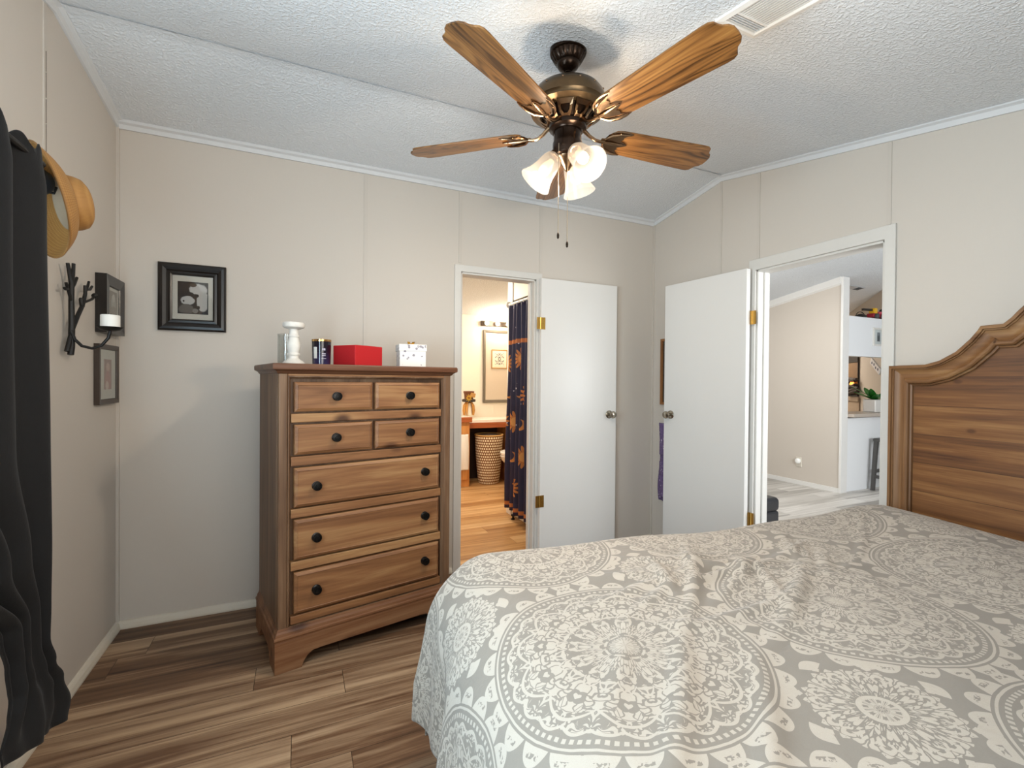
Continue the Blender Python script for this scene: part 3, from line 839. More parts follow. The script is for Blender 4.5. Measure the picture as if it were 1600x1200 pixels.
# ceiling air vent on the sloping ceiling
def vent():
    sl = math.atan(.1876); y0 = -1.775
    t = thing('ceiling_vent', 'white slatted air vent in the ceiling behind the fan blade', 'vent', (-1.235, y0, ceil_z(y0)), rot=(sl, 0, 0))
    wh = plain('white enamel', '#e6e4e0', .4, var=.02); dk = plain('duct shade', '#8b8d90', .8)
    f = MB(); f.frame(-.085, .085, -.34, .005, [(0, 0), (.002, .006), (.018, .009), (.022, .006), (.022, 0)], 'xz', 0)
    f.v = [(x, z, y) for x, y, z in f.v]; f.build('vent_frame', wh, t)
    MB().box(-.064, .064, -.32, -.016, .004, .006).build('duct_backing', dk, t)
    for k in range(4):
        MB().box(-.063, .063, -.0035, .0035, -.0006, .0006, Matrix.Translation((0, -.024-.009*k, -.003)) @ Matrix.Rotation(math.radians(58), 4, 'X')).build('slat', wh, t)
    MB().box(-.064, .064, -.064, -.058, -.006, .003).build('vent_bar', wh, t)
    for k in range(13):
        MB().box(-.0042, .0042, -.32, -.064, -.0006, .0006, Matrix.Translation((-.058+.00965*k, 0, -.003)) @ Matrix.Rotation(math.radians(-14), 4, 'Y')).build('slat', wh, t)
vent()

# ------------------------------------------------------------------ pictures
def photo_mat(name, shapes, bg, grain=.12):
    """a small print made of soft ellipses: (cx, cz, rx, rz, colour)"""
    m, nt, b = new_mat(name); x, y, z = coords(nt)
    p = objpos(nt); n = noise(nt, p, 60, 3)-.5
    c = bg
    for cx, cz, rx, rz, col in shapes:
        dx = (x-cx+n*.010)/rx; dz = (z-cz+n*.010)/rz
        c = mix(nt, 1-(dx*dx+dz*dz).smooth(.75, 1.15), c, col)
    c = mix(nt, noise(nt, p, 300, 2)*grain, c, '#000000')
    nt.links.new(c, b.inputs['Base Color']); setp(b, Roughness=.5)
    return m
M_frameblk = plain('black frame wood', '#17110e', .28, var=.2)
M_framebrn = plain('dark brown frame', '#3a2d24', .4, var=.15)
M_mat = plain('cream picture mat', '#ddd3c8', .8, var=.03)
def framed(name, label, w, h, prof, fmat, matw, inner, pm, loc, rotz, rot_in=0, parent_rot=None, cat='picture', glass=True, lift=0.0):
    """frame hanging in local XZ, facing -Y, back at y=0"""
    t = thing(name, label, cat, loc, rotz)
    if parent_rot: t.rotation_euler = parent_rot
    fw = max(p[0] for p in prof)
    MB().frame(-w/2, w/2, -h/2, h/2, prof, 'xz', 0).build('frame', fmat, t)
    MB().box(-w/2+fw*.6, w/2-fw*.6, -.006-lift, -.001, -h/2+fw*.6, h/2-fw*.6).build('mat_board', matw, t)
    iw, ih = inner
    MB().box(-iw/2, iw/2, -.0075-lift, -.006-lift, -ih/2, ih/2).build('print', pm, t)
    if glass: MB().box(-w/2+fw*.8, w/2-fw*.8, -.0095-lift, -.009-lift, -h/2+fw*.8, h/2-fw*.8).build('glass', M_pane, t)
    return t
couple = photo_mat('old couple photograph', [(0.0228, 0.0418, 0.0395, 0.0304, '#d8cfcb'), (0.0418, -0.0152, 0.0266, 0.0532, '#cfc6c0'), (-0.0266, 0.0114, 0.0304, 0.0228, '#1b1414'), (-0.0228, -0.0137, 0.0304, 0.0228, '#d3cac6'), (-0.0395, -0.0167, 0.0046, 0.0046, '#2b2020'), (0.0091, 0.0114, 0.0167, 0.0091, '#1b1414'), (-0.0289, -0.0593, 0.0319, 0.0274, '#6b625c'), (0.0228, -0.0471, 0.0076, 0.0091, '#1b1414'), (0.0091, -0.0646, 0.0122, 0.0122, '#8c837d'), (0.0, 0.0646, 0.0152, 0.0091, '#57483f')], '#2b1f1c')
f = framed('framed_photo', 'square black framed black and white photograph above the floor corner on back wall', .288, .335, [(0, 0), (0, .018), (.008, .024), (.020, .026), (.034, .020), (.040, .014), (.050, .016), (.058, .012), (.058, 0)], M_frameblk, M_mat, (.121, .152),
           couple, (-2.971, -.001, 1.619), 0)
MB().box(-.065, .065, -.0066, -.0060, -.081, .081).build('mat_bevel', M_frameblk, f)
pale = photo_mat('pale portrait', [(0, .01, .030, .045, '#c9bfb6'), (0, .035, .014, .018, '#dcd2c8'), (0, -.03, .035, .03, '#b5a69a')], '#a99c90')
pink = photo_mat('pink portrait', [(0, .03, .022, .024, '#d8b9ae'), (0, -.03, .035, .05, '#c79f97'), (-.01, -.05, .02, .02, '#e0c8be')], '#b79b92')
RW = math.radians(90)
framed('framed_photo', 'deep black frame behind the sconce candle on the left wall', .225, .255, [(0, 0), (0, .040), (.044, .036), (.048, .030), (.048, 0)], M_frameblk, M_mat, (.085, .13), pale, (-W+.001, -.150, 1.538), RW, lift=.023)
framed('framed_photo', 'brown frame with wide white mat, below the deep black frame', .235, .265, [(0, 0), (0, .020), (.020, .018), (.023, .012), (.023, 0)], M_framebrn, plain('white mat', '#d9d2c8', .8), (.085, .135), pink, (-W+.001, -.160, 1.228), RW, lift=.006)

# ------------------------------------------------------------------ twig candle sconce
def sconce():
    bx, by = -3.252, 0
    t = thing('candle_sconce', 'black iron twig wall sconce with a white candle on its plate', 'sconce', (-W, -.575, 1.41))
    def L(y, z, x=.028): return (x, y+.575, z-1.41)
    def tw(mb, pts, r): mb.tube([L(*p) for p in pts], r, 8)
    m = MB()
    tw(m, [(-.576, 1.298), (-.570, 1.325), (-.566, 1.412), (-.570, 1.500), (-.568, 1.566), (-.585, 1.600), (-.600, 1.632)], [.010, .011, .010, .009, .009, .007, .006])
    tw(m, [(-.568, 1.560), (-.556, 1.597), (-.551, 1.641)], [.007, .0065, .006])
    tw(m, [(-.569, 1.490), (-.580, 1.512), (-.600, 1.540), (-.613, 1.558)], [.006, .0055, .005, .005])
    tw(m, [(-.600, 1.538), (-.620, 1.534), (-.628, 1.537)], [.005, .005, .0045])
    tw(m, [(-.568, 1.545), (-.546, 1.565), (-.522, 1.594)], [.006, .006, .005])
    m.build('twig_stem', M_black, t, smooth=True)
    m = MB()
    tw(m, [(-.588, 1.310, .022), (-.562, 1.393), (-.515, 1.450), (-.472, 1.495), (-.446, 1.546), (-.447, 1.578)], [.009, .008, .008, .0075, .0065, .006])
    tw(m, [(-.446, 1.550), (-.425, 1.575), (-.411, 1.600)], [.005, .005, .0045])
    tw(m, [(-.430, 1.565), (-.400, 1.570), (-.380, 1.586)], [.005, .005, .0045])
    tw(m, [(-.474, 1.490), (-.484, 1.515), (-.482, 1.522)], [.008, .008, .007])
    tw(m, [(-.472, 1.505), (-.430, 1.518), (-.385, 1.532), (-.353, 1.550)], [.005, .005, .005, .005])
    m.sphere(L(-.353, 1.552), .011, 8)
    m.build('twig_branch', M_black, t, smooth=True)
    MB().tube([(.028, .004, -.06), (0, .088, -.058)], .005, 8).build('wall_bracket', M_black, t, smooth=True)
    m = MB()
    m.tube([(.028, 0, -.02), (.040, 0, -.055), (.060, 0, -.078), (.090, 0, -.086), (.118, 0, -.074), (.138, 0, -.045), (.144, 0, -.018)], .0055, 10)
    m.build('arm', M_black, t, smooth=True)
    MB().lathe([(.0005, -.018), (.018, -.018), (.030, -.014), (.038, -.006), (.040, -.003), (.036, -.004), (.026, -.010), (.0005, -.0125)], 36, Matrix.Translation((.144, 0, 0))).build('plate', M_black, t, smooth=True)
    wax = plain('white wax', '#e8e4dc', .5, var=.03)
    c = thing('pillar_candle', 'short white pillar candle standing on the iron sconce plate', 'candle', (-W+.144, -.575, 1.41-.0115))
    MB().lathe([(.028, 0), (.030, .002), (.030, .052), (.028, .054), (.014, .052), (.0005, .051)], 32).build('wax_body', wax, c, smooth=True)
    MB().tube([(0, 0, .050), (.001, 0, .056), (.003, 0, .059)], .0012, 6).build('wick', M_black, c)
sconce()

# ------------------------------------------------------------------ curtain at the side window
def curtain():
    m, nt, b = new_mat('dark curtain cloth'); p = objpos(nt); x, y, z = coords(nt)
    n = noise(nt, p, 14, 4); w = noise(nt, vec(nt, x*300, y*300, z*120), 1.0, 2)
    nt.links.new(mix(nt, n*.6+w*.4, '#06080d', '#131110'), b.inputs['Base Color']); setp(b, Roughness=.9)
    try:
        b.inputs['Sheen Weight'].default_value = .04; b.inputs['Sheen Roughness'].default_value = .5
    except KeyError: pass
    bump(nt, b, n*.6+w*.4, .3, .004)
    kz = [1.842, 1.825, 1.74, 1.56, 1.03, .74, .56, .467, .387, .31, .219, .17]
    kr = [-1.098, -1.086, -1.072, -1.076, -1.074, -1.070, -1.066, -1.062, -1.034, -.985, -.952, -.985]     # window-far edge
    kl = [-1.76, -1.76, -1.75, -1.74, -1.70, -1.45, -1.262, -1.236, -1.232, -1.262, -1.30, -1.285]           # edge towards the camera
    ka = [.016, .018, .022, .022, .022, .020, .014, .010, .010, .012, .014, .014]
    ko = [0, 0, 0, 0, 0, 0, .0, .0, .004, .010, .014, .014]
    def itp(k, z):
        for i in range(len(kz)-1):
            if z >= kz[i+1]:
                s = (kz[i]-z)/(kz[i]-kz[i+1]); s = min(1, max(0, s)); s = s*s*(3-2*s)
                return k[i]+(k[i+1]-k[i])*s
        return k[-1]
    def f(u, v):
        z = 1.842-(1.842-.17)*v
        r, l, a, o = itp(kr, z), itp(kl, z), itp(ka, z), itp(ko, z)
        yy = r+(l-r)*u
        low = max(0, (.40-z)/.2); low = min(1, low)
        ph = u*2*PI*4.0+.5*math.sin(1.5*z+u*4)
        xx = -3.155+a*math.sin(ph)*(1-.7*low)+.004*math.sin(31*u+2*z)*(1-low)+o+low*.010*math.sin(u*2*PI*1.5+.8+9*z)
        zz = z+low*.085*u+(.014*math.sin(u*2*PI*9) if v < .01 else 0)
        zz -= low*.10*u*0+0
        return (xx+3.155, yy+1.07, zz)
    t = thing('curtain', 'dark navy curtain gathered at the left window, flaring out at its hem', 'curtain', (-3.142, -1.07, 0))
    MB().grid(f, 150, 150).build('curtain_panel', m, t, smooth=True, solid=.004)
    rod = MB().tube([(0, -.006, 1.815), (0, -1.72, 1.815)], .009, 10)
    for y in (-.05, -1.6): rod.tube([(-.125, y, 1.815), (0, y, 1.815)], .006, 8)
    rod.build('curtain_rod', M_black, t, smooth=True)
curtain()

# ------------------------------------------------------------------ hats on the left wall
def hats():
    d = Vector((.80, .56, .21)).normalized()
    c = Vector((-3.158, -.905, 1.764))
    straw, nt, b = new_mat('tan woven straw'); x, y, z = coords(nt)
    an = y.atan2(x); rr = (x*x+y*y).sqrt()
    wv = ((rr*900).sin()*.5+.5)*.5+((an*120+z*200).sin()*.5+.5)*.5
    nt.links.new(mix(nt, wv*.6+noise(nt, objpos(nt), 30, 3)*.4, '#8a5d2a', '#b98a4c'), b.inputs['Base Color']); setp(b, Roughness=.65); bump(nt, b, wv, .25, .001)
    t = thing('straw_hat', 'tan brimmed straw hat hanging on the left wall by the curtain', 'hat', c)
    t.rotation_euler = d.to_track_quat('Z', 'Y').to_euler()
    # brim drooping away from the crown; crown points along local +z
    def br(u, v):
        a = 2*PI*u; r = .078+(.158-.078)*v
        z = .006-.052*(v**1.7)+.006*math.sin(2*a)*v
        return (r*.97*math.cos(a), r*1.06*math.sin(a), z)
    MB().grid(br, 72, 14, close_u=True).build('brim', straw, t, smooth=True, solid=.004)
    MB().lathe([(.080, .004), (.078, .018), (.075, .034), (.070, .048), (.060, .056), (.045, .058), (.020, .054), (.0005, .051)], 56, Matrix.Diagonal((.97, 1.06, 1, 1)), cap=False).build('crown', straw, t, smooth=True, solid=.004)
    rim = MB().tube([Vector(br(i/72, 1)) for i in range(73)], .003, 6, cap=False); rim.build('brim_edge', plain('dark straw edge', '#8d6434', .6), t, smooth=True)
    # caps nested behind it
    def cap(name, label, off, mat, vmat, s, roll):
        e = thing(name, label, 'cap', c-d*off[0]+Vector((off[1], off[2], off[3])))
        e.rotation_euler = (d.to_track_quat('Z', 'Y') @ Matrix.Rotation(roll, 3, 'Z').to_quaternion()).to_euler()
        MB().lathe([(.076*s, -.02), (.077*s, .0), (.074*s, .022), (.064*s, .044), (.044*s, .058), (.018*s, .064), (.0005, .065)], 40, cap=False).build('crown', mat, e, smooth=True, solid=.003)
        def vs(u, v):
            a = math.radians(-55+110*u); r = .076*s+.055*s*v*math.cos(a*1.3)**.6
            return (r*math.cos(a), r*math.sin(a), -.019-.016*math.cos(a)*v-.012*(math.sin(a)**2)*v)
        MB().grid(vs, 24, 8).build('visor', vmat, e, smooth=True, solid=.003)
    MB().lathe([(.0755, .0), (.073, .02), (.069, .038), (.060, .047), (.03, .048), (.0005, .046)], 48, Matrix.Diagonal((.97, 1.06, 1, 1)), cap=False).build('lining', plain('beige hat lining', '#a8937a', .8), t, smooth=True, solid=.002)
    up = t.rotation_euler.to_quaternion() @ Vector((0, 1, 0)); sd = t.rotation_euler.to_quaternion() @ Vector((1, 0, 0))
    vert = up if abs(up.z) > abs(sd.z) else sd
    if vert.z < 0: vert = -vert
    q1 = vert*.058; q2 = None
    cap('baseball_cap', 'black cap with a glossy visor tucked inside the top of the straw hat', (.074, *q1), plain('black cap cloth', '#111216', .7), plain('glossy black visor', '#0c0e14', .18), .55, math.radians(95))
    q_ = MB(); iq = t.rotation_euler.to_matrix().inverted(); dn = (iq @ (-vert)).normalized(); ax = (iq @ Vector((-.34, .94, 0))).normalized()
    vw = (iq @ Vector((-.339, .905, .257))).normalized(); c0 = (dn*.05-vw*.028+Vector((0, 0, .012))); q_.add([c0-ax*.035, c0+ax*.035, c0+ax*.010+Vector((0, 0, .036))-dn*.006, c0-ax*.010+Vector((0, 0, .036))-dn*.006], [(0, 1, 2, 3)])
    q_.build('lining_tag', plain('blue lining tag', '#1f74b4', .6), t, solid=.003)
    hk = MB().tube([(-W, -.90, 1.80), (-W+.03, -.90, 1.795), (c.x-.02, c.y, 1.79), (c.x-.015, c.y, 1.81)], .004, 8).build('wall_hook', M_black, smooth=True)
    tag(hk, 'small dark wall hook holding the hats', 'hook')
hats()

# ------------------------------------------------------------------ things behind the open bedroom door
wg = wood('reddish frame wood', ('#6a4324', '#8f5f35', '#a97645'), 2, 1.5, .4, 0)
green = photo_mat('dark green picture', [(.05, .0, .06, .12, '#2f3a22'), (-.10, -.15, .02, .035, '#b9b5a6'), (-.05, .1, .05, .08, '#3c3522')], '#1b1a14')
framed('framed_picture', 'tall wood framed picture half hidden behind the open bedroom door', .34, .49, [(0, 0), (0, .018), (.016, .018), (.020, .010), (.020, 0)], wg, plain('dark mount', '#201a14', .7), (.295, .445), green, (-.001, -.272, 1.288), -RW)
def purple():
    m, nt, b = new_mat('purple patterned cloth'); p = objpos(nt)
    n = noise(nt, p, 60, 3); k = voro(nt, p, 45)
    nt.links.new(mix(nt, k.lt(.22)*n.gt(.5), mix(nt, n, '#4a3560', '#85709a'), '#c9bfd0'), b.inputs['Base Color']); setp(b, Roughness=.9)
    t = thing('hanging_organizer', 'purple patterned cloth hanging on the wall behind the open bedroom door', 'cloth', (-.001, -.20, .33))
    MB().grid(lambda u, v: (-.012-.010*math.sin(PI*u)-.004*math.sin(20*u+9*v), -.11+.21*u+.012*math.sin(7*v), .575*v), 24, 40).build('cloth', m, t, smooth=True, solid=.006)
    for z in (.14, .30, .45):
        q = MB(); q.grid(lambda u, v: (-.020-.024*math.sin(PI*u)*(1-.4*v), -.10+.19*u, z-.11+.10*v), 18, 8); q.build('pocket', m, t, smooth=True, solid=.004)
    MB().tube([(0, 0, .62), (-.014, 0, .612), (-.014, -.0, .58)], .003, 6).build('hanging_hook', M_nickel, t)
purple()

# ------------------------------------------------------------------ bathroom
BX0, BY1 = -1.95, 2.62
struct(MB().box(BX0, .05, .05, BY1+.05, -.08, -.0005).build('floor', M_floor_bath), 'honey coloured plank floor of the bathroom', 'floor')
slope_wall('wall_bathroom_left', BX0-.08, BX0, .1, BY1, [], M_wall_bath)
slope_wall('wall_bathroom_right', 0, .1, .1, BY1, [], M_wall_bath)
flat_wall('wall_bathroom_far', BX0, .1, BY1, BY1+.08, ceil_z(BY1)+.1, [], M_wall_bath)
ceiling('ceiling', BX0-.08, .1, .1, BY1+.08, M_ceil)
# shower alcove: end partition, header and tub
PX = -.735
struct(MB().box(PX, 0, 1.00, 1.08, 0, ceil_z(1.0)).build('wall_partition', M_wall_bath), 'cream end wall of the tub alcove', 'wall')
trim(MB().box(PX-.012, PX, .985, 1.085, 0, ceil_z(1.09)), M_trim_white, 'white corner trim of the tub alcove', .002)
struct(MB().box(PX, PX+.06, .12, 1.00, 1.93, ceil_z(1.0)+.1).build('wall_header', M_wall_bath), 'cream header above the shower curtain', 'wall')
struct(MB().box(PX, 0, .12, .20, 0, ceil_z(.2)).build('wall_partition', M_wall_bath), 'near end wall of the tub alcove', 'wall')
def tub():
    w = plain('white tub enamel', '#eeeae2', .15, var=.02)
    t = thing('bathtub', 'white bathtub apron below the navy shower curtain', 'bathtub', (PX, .20, 0))
    m = MB(); m.box(0, .05, 0, .80, 0, .42); m.box(.05, .70, 0, .05, .0, .42); m.box(.05, .70, .75, .80, 0, .42); m.box(.65, .70, .05, .75, 0, .42); m.box(.05, .65, .05, .75, 0, .08)
    m.build('tub_shell', w, t, bevel=.012)
    MB().box(-.010, .0, .02, .78, .05, .36).build('apron_panel', w, t, bevel=.006)
tub()
# shower rod, rings and curtain
def shower():
    rz, rx = 1.885, PX-.045
    o = MB().tube([(rx, .14, rz), (rx, .985, rz)], .012, 14)
    for y in (.122, .984): o.lathe([(.03, 0), (.03, .006), (.018, .012)], 20, align((0, 1 if y < .5 else -1, 0), (rx, y, rz)))
    tag(o.build('curtain_rod', plain('white rod', '#f0ece4', .3), smooth=True), 'white shower curtain rod across the tub alcove', 'curtain rod')
    m, nt, b = new_mat('navy celestial print')
    t_ = nt.nodes.new('ShaderNodeUVMap'); sp = nt.nodes.new('ShaderNodeSeparateXYZ'); nt.links.new(t_.outputs[0], sp.inputs[0])
    u, v = E(nt, sp.outputs[0]), E(nt, sp.outputs[1])          # metres along the cloth and up
    base = mix(nt, noise(nt, vec(nt, u, v), 9, 3), '#1a1734', '#2c2749')
    def sun(cu, cv, R):
        du, dv = u-cu, v-cv; r = (du*du+dv*dv).sqrt(); th = dv.atan2(du)
        ray_ = r.lt(((th*7).cos().abs()*.55+.45)*R); return ray_, r.lt(R*.42)
    suns = None; face = None
    for cu, cv in ((.085, 1.36), (.52, 1.40), (.05, .86), (.33, .86), (.40, .33), (.66, .60), (.70, 1.1), (.95, 1.3), (.92, .4), (1.1, .9)):
        a, f_ = sun(cu, cv, .095); suns = a if suns is None else suns.mx(a); face = f_ if face is None else face.mx(f_)
    moon = None
    for cu, cv in ((.30, .56), (.14, 1.10), (.50, 1.12), (.62, .86), (.86, .9)):
        d1 = ((u-cu)*(u-cu)+(v-cv)*(v-cv)).sqrt(); d2 = ((u-cu+.020)*(u-cu+.020)+(v-cv-.012)*(v-cv-.012)).sqrt()
        q = d1.lt(.045)*d2.gt(.040); moon = q if moon is None else moon.mx(q)
    st = voro(nt, vec(nt, u, v), 11).lt(.085)
    band = (v-1.545+((u*9).sin()*.004)).abs().lt(.017).mx((v-.145).abs().lt(.016))
    c = mix(nt, st, base, '#c9c4cf'); c = mix(nt, suns, c, '#c07a3c'); c = mix(nt, face, c, '#d79a52'); c = mix(nt, moon, c, '#cc8440'); c = mix(nt, band, c, '#b56a35')
    nt.links.new(c, b.inputs['Base Color']); setp(b, Roughness=.6)
    t = thing('shower_curtain', 'navy shower curtain printed with orange suns, moons and stars', 'shower curtain', (rx, .95, 0))
    nu, nv = 200, 60; mb = MB(); uv = []
    z0, z1 = .10, 1.862
    for j in range(nv):
        vv = j/(nv-1)
        for i in range(nu):
            s = i/(nu-1); zz = z0+(z1-z0)*vv
            spread = 1+.10*(1-vv)
            y = -.01-.62*s*(spread if s < 1 else spread)+(.03*(1-vv) if True else 0)*(1-s)
            amp = .018+.020*(1-vv)
            x = amp*math.sin(s*2*PI*7.5+.5)+.006*math.sin(s*31+zz*4)-.012
            drop = .0 if s < .28 else (-.02)
            mb.v.append((x-.012, y, zz+drop*(1-vv))); uv.append((s*1.25, zz))
    for j in range(nv-1):
        for i in range(nu-1): mb.f.append((j*nu+i, j*nu+i+1, (j+1)*nu+i+1, (j+1)*nu+i))
    mb.uv = uv
    mb.build('curtain_panel', m, t, smooth=True, solid=.003)
    wr = plain('white ring', '#f2efe8', .3)
    for k in range(8):
        y = -.035-.085*k
        MB().tube([(.020*math.cos(a), y+.004*math.sin(a), rz-.012+.028*math.sin(a)) for a in [2*PI*i/16 for i in range(17)]], .0028, 6).build('ring', wr, t, smooth=True)
shower()
o = MB()
o.lathe([(.016, 0), (.016, .012), (.008, .016), (.008, .03), (.018, .034), (.018, .044)], 16, align((0, 0, 1), (PX-.045, .86, 0)))
tag(o.build('door_stop', M_black, smooth=True), 'small black door stop on floor at the tub apron', 'door stop')

# vanity with knee space, mirror, light bar
def vanity():
    yb = BY1
    ow = wood('orange oak', ('#b06a2f', '#cf8d4c', '#e0a765'), 2, 1.2, .4, 0)
    oe = wood('red oak edge', ('#8f431f', '#ab5a2c', '#bd6d3a'), 0, 1.2, .4, 0)
    wt = plain('white counter', '#f0e9dc', .25, var=.02)
    t = thing('vanity', 'oak bathroom vanity with white counter and an open knee space', 'vanity', (-1.30, yb, 0))
    MB().box(-.55, .585, -.42, -.001, .0, .73).build('cabinet', ow, t, bevel=.003)
    MB().box(-.55, .60, -.45, -.001, .755, .790).build('counter', wt, t, bevel=.004)
    MB().box(-.55, .60, -.462, -.45, .735, .792).build('counter_edge', oe, t, bevel=.002)
    MB().box(.585, 1.28, -.36, -.001, .715, .752).build('counter', wt, t, bevel=.004)
    MB().box(.585, 1.10, -.372, -.36, .655, .716).build('counter_edge', oe, t, bevel=.002)
    MB().box(1.085, 1.115, -.372, -.001, .0, .715).build('side_panel', ow, t, bevel=.002)
    MB().box(1.075, 1.125, -.384, -.372, .60, .73).build('end_post', oe, t, bevel=.002)
    for x0, x1 in ((.06, .30), (.32, .57)):
        d = MB().box(x0, x1, -.436, -.42, .08, .70).build('cabinet_door', ow, t, bevel=.004)
        MB().sphere(((x1-.03) if x0 < .2 else (x0+.03), -.446, .60), .012, 8).build('knob', M_brass, d, smooth=True)
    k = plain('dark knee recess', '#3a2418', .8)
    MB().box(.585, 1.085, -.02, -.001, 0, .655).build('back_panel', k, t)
vanity()
def towel():
    m = plain('white terry', '#f3efe6', .95, var=.05, vscale=200, bmp=.5, bscale=500)
    o = MB().grid(lambda u, v: (-.055+.11*u, -.012-.012*math.sin(PI*u)-.006*math.sin(9*u+3*v)-.014*math.sin(PI*v), .10+.40*v), 20, 30).build('towel', m, smooth=True, solid=.014, loc=(-.800, BY1-.445, .10))
    tag(o, 'white towel hanging on the front of the vanity', 'towel')
towel()
def basket():
    m, nt, b = new_mat('woven basket'); x, y, z = coords(nt)
    a = y.atan2(x)*(36/(2*PI)); r = z/.031; row = r.floor(); al = a+row*.5
    fx = (al.fract()-.5).abs(); fz = (r.fract()-.5).abs()
    spot = ((fx/.36)*(fx/.36)+(fz/.36)*(fz/.36)).lt(1)
    nt.links.new(mix(nt, spot, '#7d4d22', '#f2e4c4'), b.inputs['Base Color']); setp(b, Roughness=.7); bump(nt, b, spot, .5, .004)
    t = thing('wicker_basket', 'tall woven wicker basket in the vanity knee space', 'basket', (-.435, 2.315, 0))
    MB().lathe([(.120, 0), (.126, .02), (.140, .15), (.156, .35), (.168, .565), (.160, .565), (.148, .35), (.132, .15), (.118, .02), (.0005, .02)], 64).build('basket_wall', m, t, smooth=True)
    MB().tube([(.165*math.cos(a_), .165*math.sin(a_), .568) for a_ in [2*PI*i/48 for i in range(49)]], .008, 8, cap=False).build('basket_rim', plain('basket rim', '#c79b5c', .7, var=.2), t, smooth=True)
    li = plain('dark laundry', '#4a3a30', .9, var=.4, vscale=14)
    tag(MB().grid(lambda u, v: ((.145*v)*math.cos(2*PI*u), (.145*v)*math.sin(2*PI*u), .585-.03*v*v+.012*math.sin(9*u*2*PI/3)*v*0+.014*math.sin(6*PI*u)*v), 40, 10, close_u=True).build('laundry', li, smooth=True, solid=.01, loc=(-.435, 2.315, -.01)), 'dark cloth heaped in the top of the wicker basket', 'laundry')
basket()
def toilet():
    w = plain('white porcelain', '#f4f0e8', .12, var=.02)
    t = thing('toilet', 'white toilet bowl half hidden by the tub alcove wall', 'toilet', (-.20, 1.83, 0))
    B = MB()
    sec = [(.0, .105, .15, .0), (.05, .10, .14, .0), (.16, .10, .13, .0), (.26, .135, .18, -.01), (.34, .165, .235, -.03), (.385, .175, .25, -.035), (.395, .165, .24, -.035)]
    n = 36
    for z, ry, rxx, cx in sec:
        for k in range(n): a = 2*PI*k/n; B.v.append((cx+rxx*math.cos(a), ry*math.sin(a), z))
    for j in range(len(sec)-1):
        for k in range(n): k2 = (k+1) % n; B.f.append((j*n+k, j*n+k2, (j+1)*n+k2, (j+1)*n+k))
    B.f += [tuple(range(n))[::-1], tuple((len(sec)-1)*n+k for k in range(n))]
    B.build('bowl', w, t, smooth=True)
    MB().lathe([(.245, 0), (.250, .008), (.250, .03), (.240, .038), (.0005, .042)], 40, Matrix.Translation((-.035, 0, .397)) @ Matrix.Diagonal((1, .71, 1, 1))).build('seat_lid', w, t, smooth=True)
    MB().box(.02, .19, -.20, .20, .38, .72).build('tank', w, t, bevel=.02, segs=3)
    MB().box(.012, .196, -.21, .21, .72, .75).build('tank_lid', w, t, bevel=.008)
toilet()
def mirror():
    t = thing('wall_mirror', 'large grey framed mirror above the counter, its reflection painted flat beige', 'mirror', (-.17, BY1-.001, 1.385))
    MB().frame(-.235, .30, -.455, .455, [(0, 0), (0, .022), (.006, .026), (.030, .022), (.036, .010), (.036, 0)], 'xz', 0).build('frame', plain('grey frame', '#6f6658', .5), t, bevel=.001)
    MB().box(-.21, .28, -.008, -.001, -.43, .43).build('panel', plain('beige mirror reflection', '#d3c3af', .22, var=.02, spec=.6), t)  # even beige painted in place of what the mirror reflects
    m, nt, b = new_mat('ornament print'); x, y, z = coords(nt)
    xs, zs = x.abs(), z.abs(); k = noise(nt, vec(nt, xs*1.0, zs*1.0, 4.0), 60, 2)
    nt.links.new(mix(nt, k.gt(.54)*(xs.lt(.062))*(zs.lt(.072)), '#e6d9c4', '#5b5a5c'), b.inputs['Base Color'])
    f = framed('framed_print', 'small gold framed ornament print standing in for a reflection in the mirror', .215, .235, [(0, 0), (0, .010), (.008, .010), (.010, .006), (.010, 0)], plain('gold frame', '#b3843e', .4, .5), plain('ivory mount', '#e6d9c4', .8), (.170, .190), m, (-.185, BY1-.0095, 1.478), 0, glass=False)  # reflected print built as an object on the mirror panel
mirror()
def lightbar():
    t = thing('vanity_light', 'dark light bar with round white globe bulbs above the grey panel', 'wall light', (-.17, BY1-.001, 1.915))
    MB().box(-.27, .45, -.035, 0, -.032, .032).build('bar', plain('dark chrome bar', '#4a423c', .2, .8), t, bevel=.004)
    g = emis('globe glow', '#ffe6c0', 2.2)
    for k in range(5):
        x = -.215+.145*k
        s = MB().lathe([(.020, 0), (.020, .018), (.014, .022)], 20, align((0, -1, 0), (x, -.035, 0))).build('socket', M_chrome, t, smooth=True)
        MB().sphere((x, -.078, 0), .028, 12).build('bulb', g, s, smooth=True)
    l = bpy.data.lights.new('vanity_bulb_light', 'POINT'); l.energy = 11; l.color = (1, .87, .70); l.shadow_soft_size = .12
    lo = bpy.data.objects.new('vanity_bulb_light', l); COL.objects.link(lo); lo.parent = t; lo.location = (-.05, -.2, 0)
lightbar()
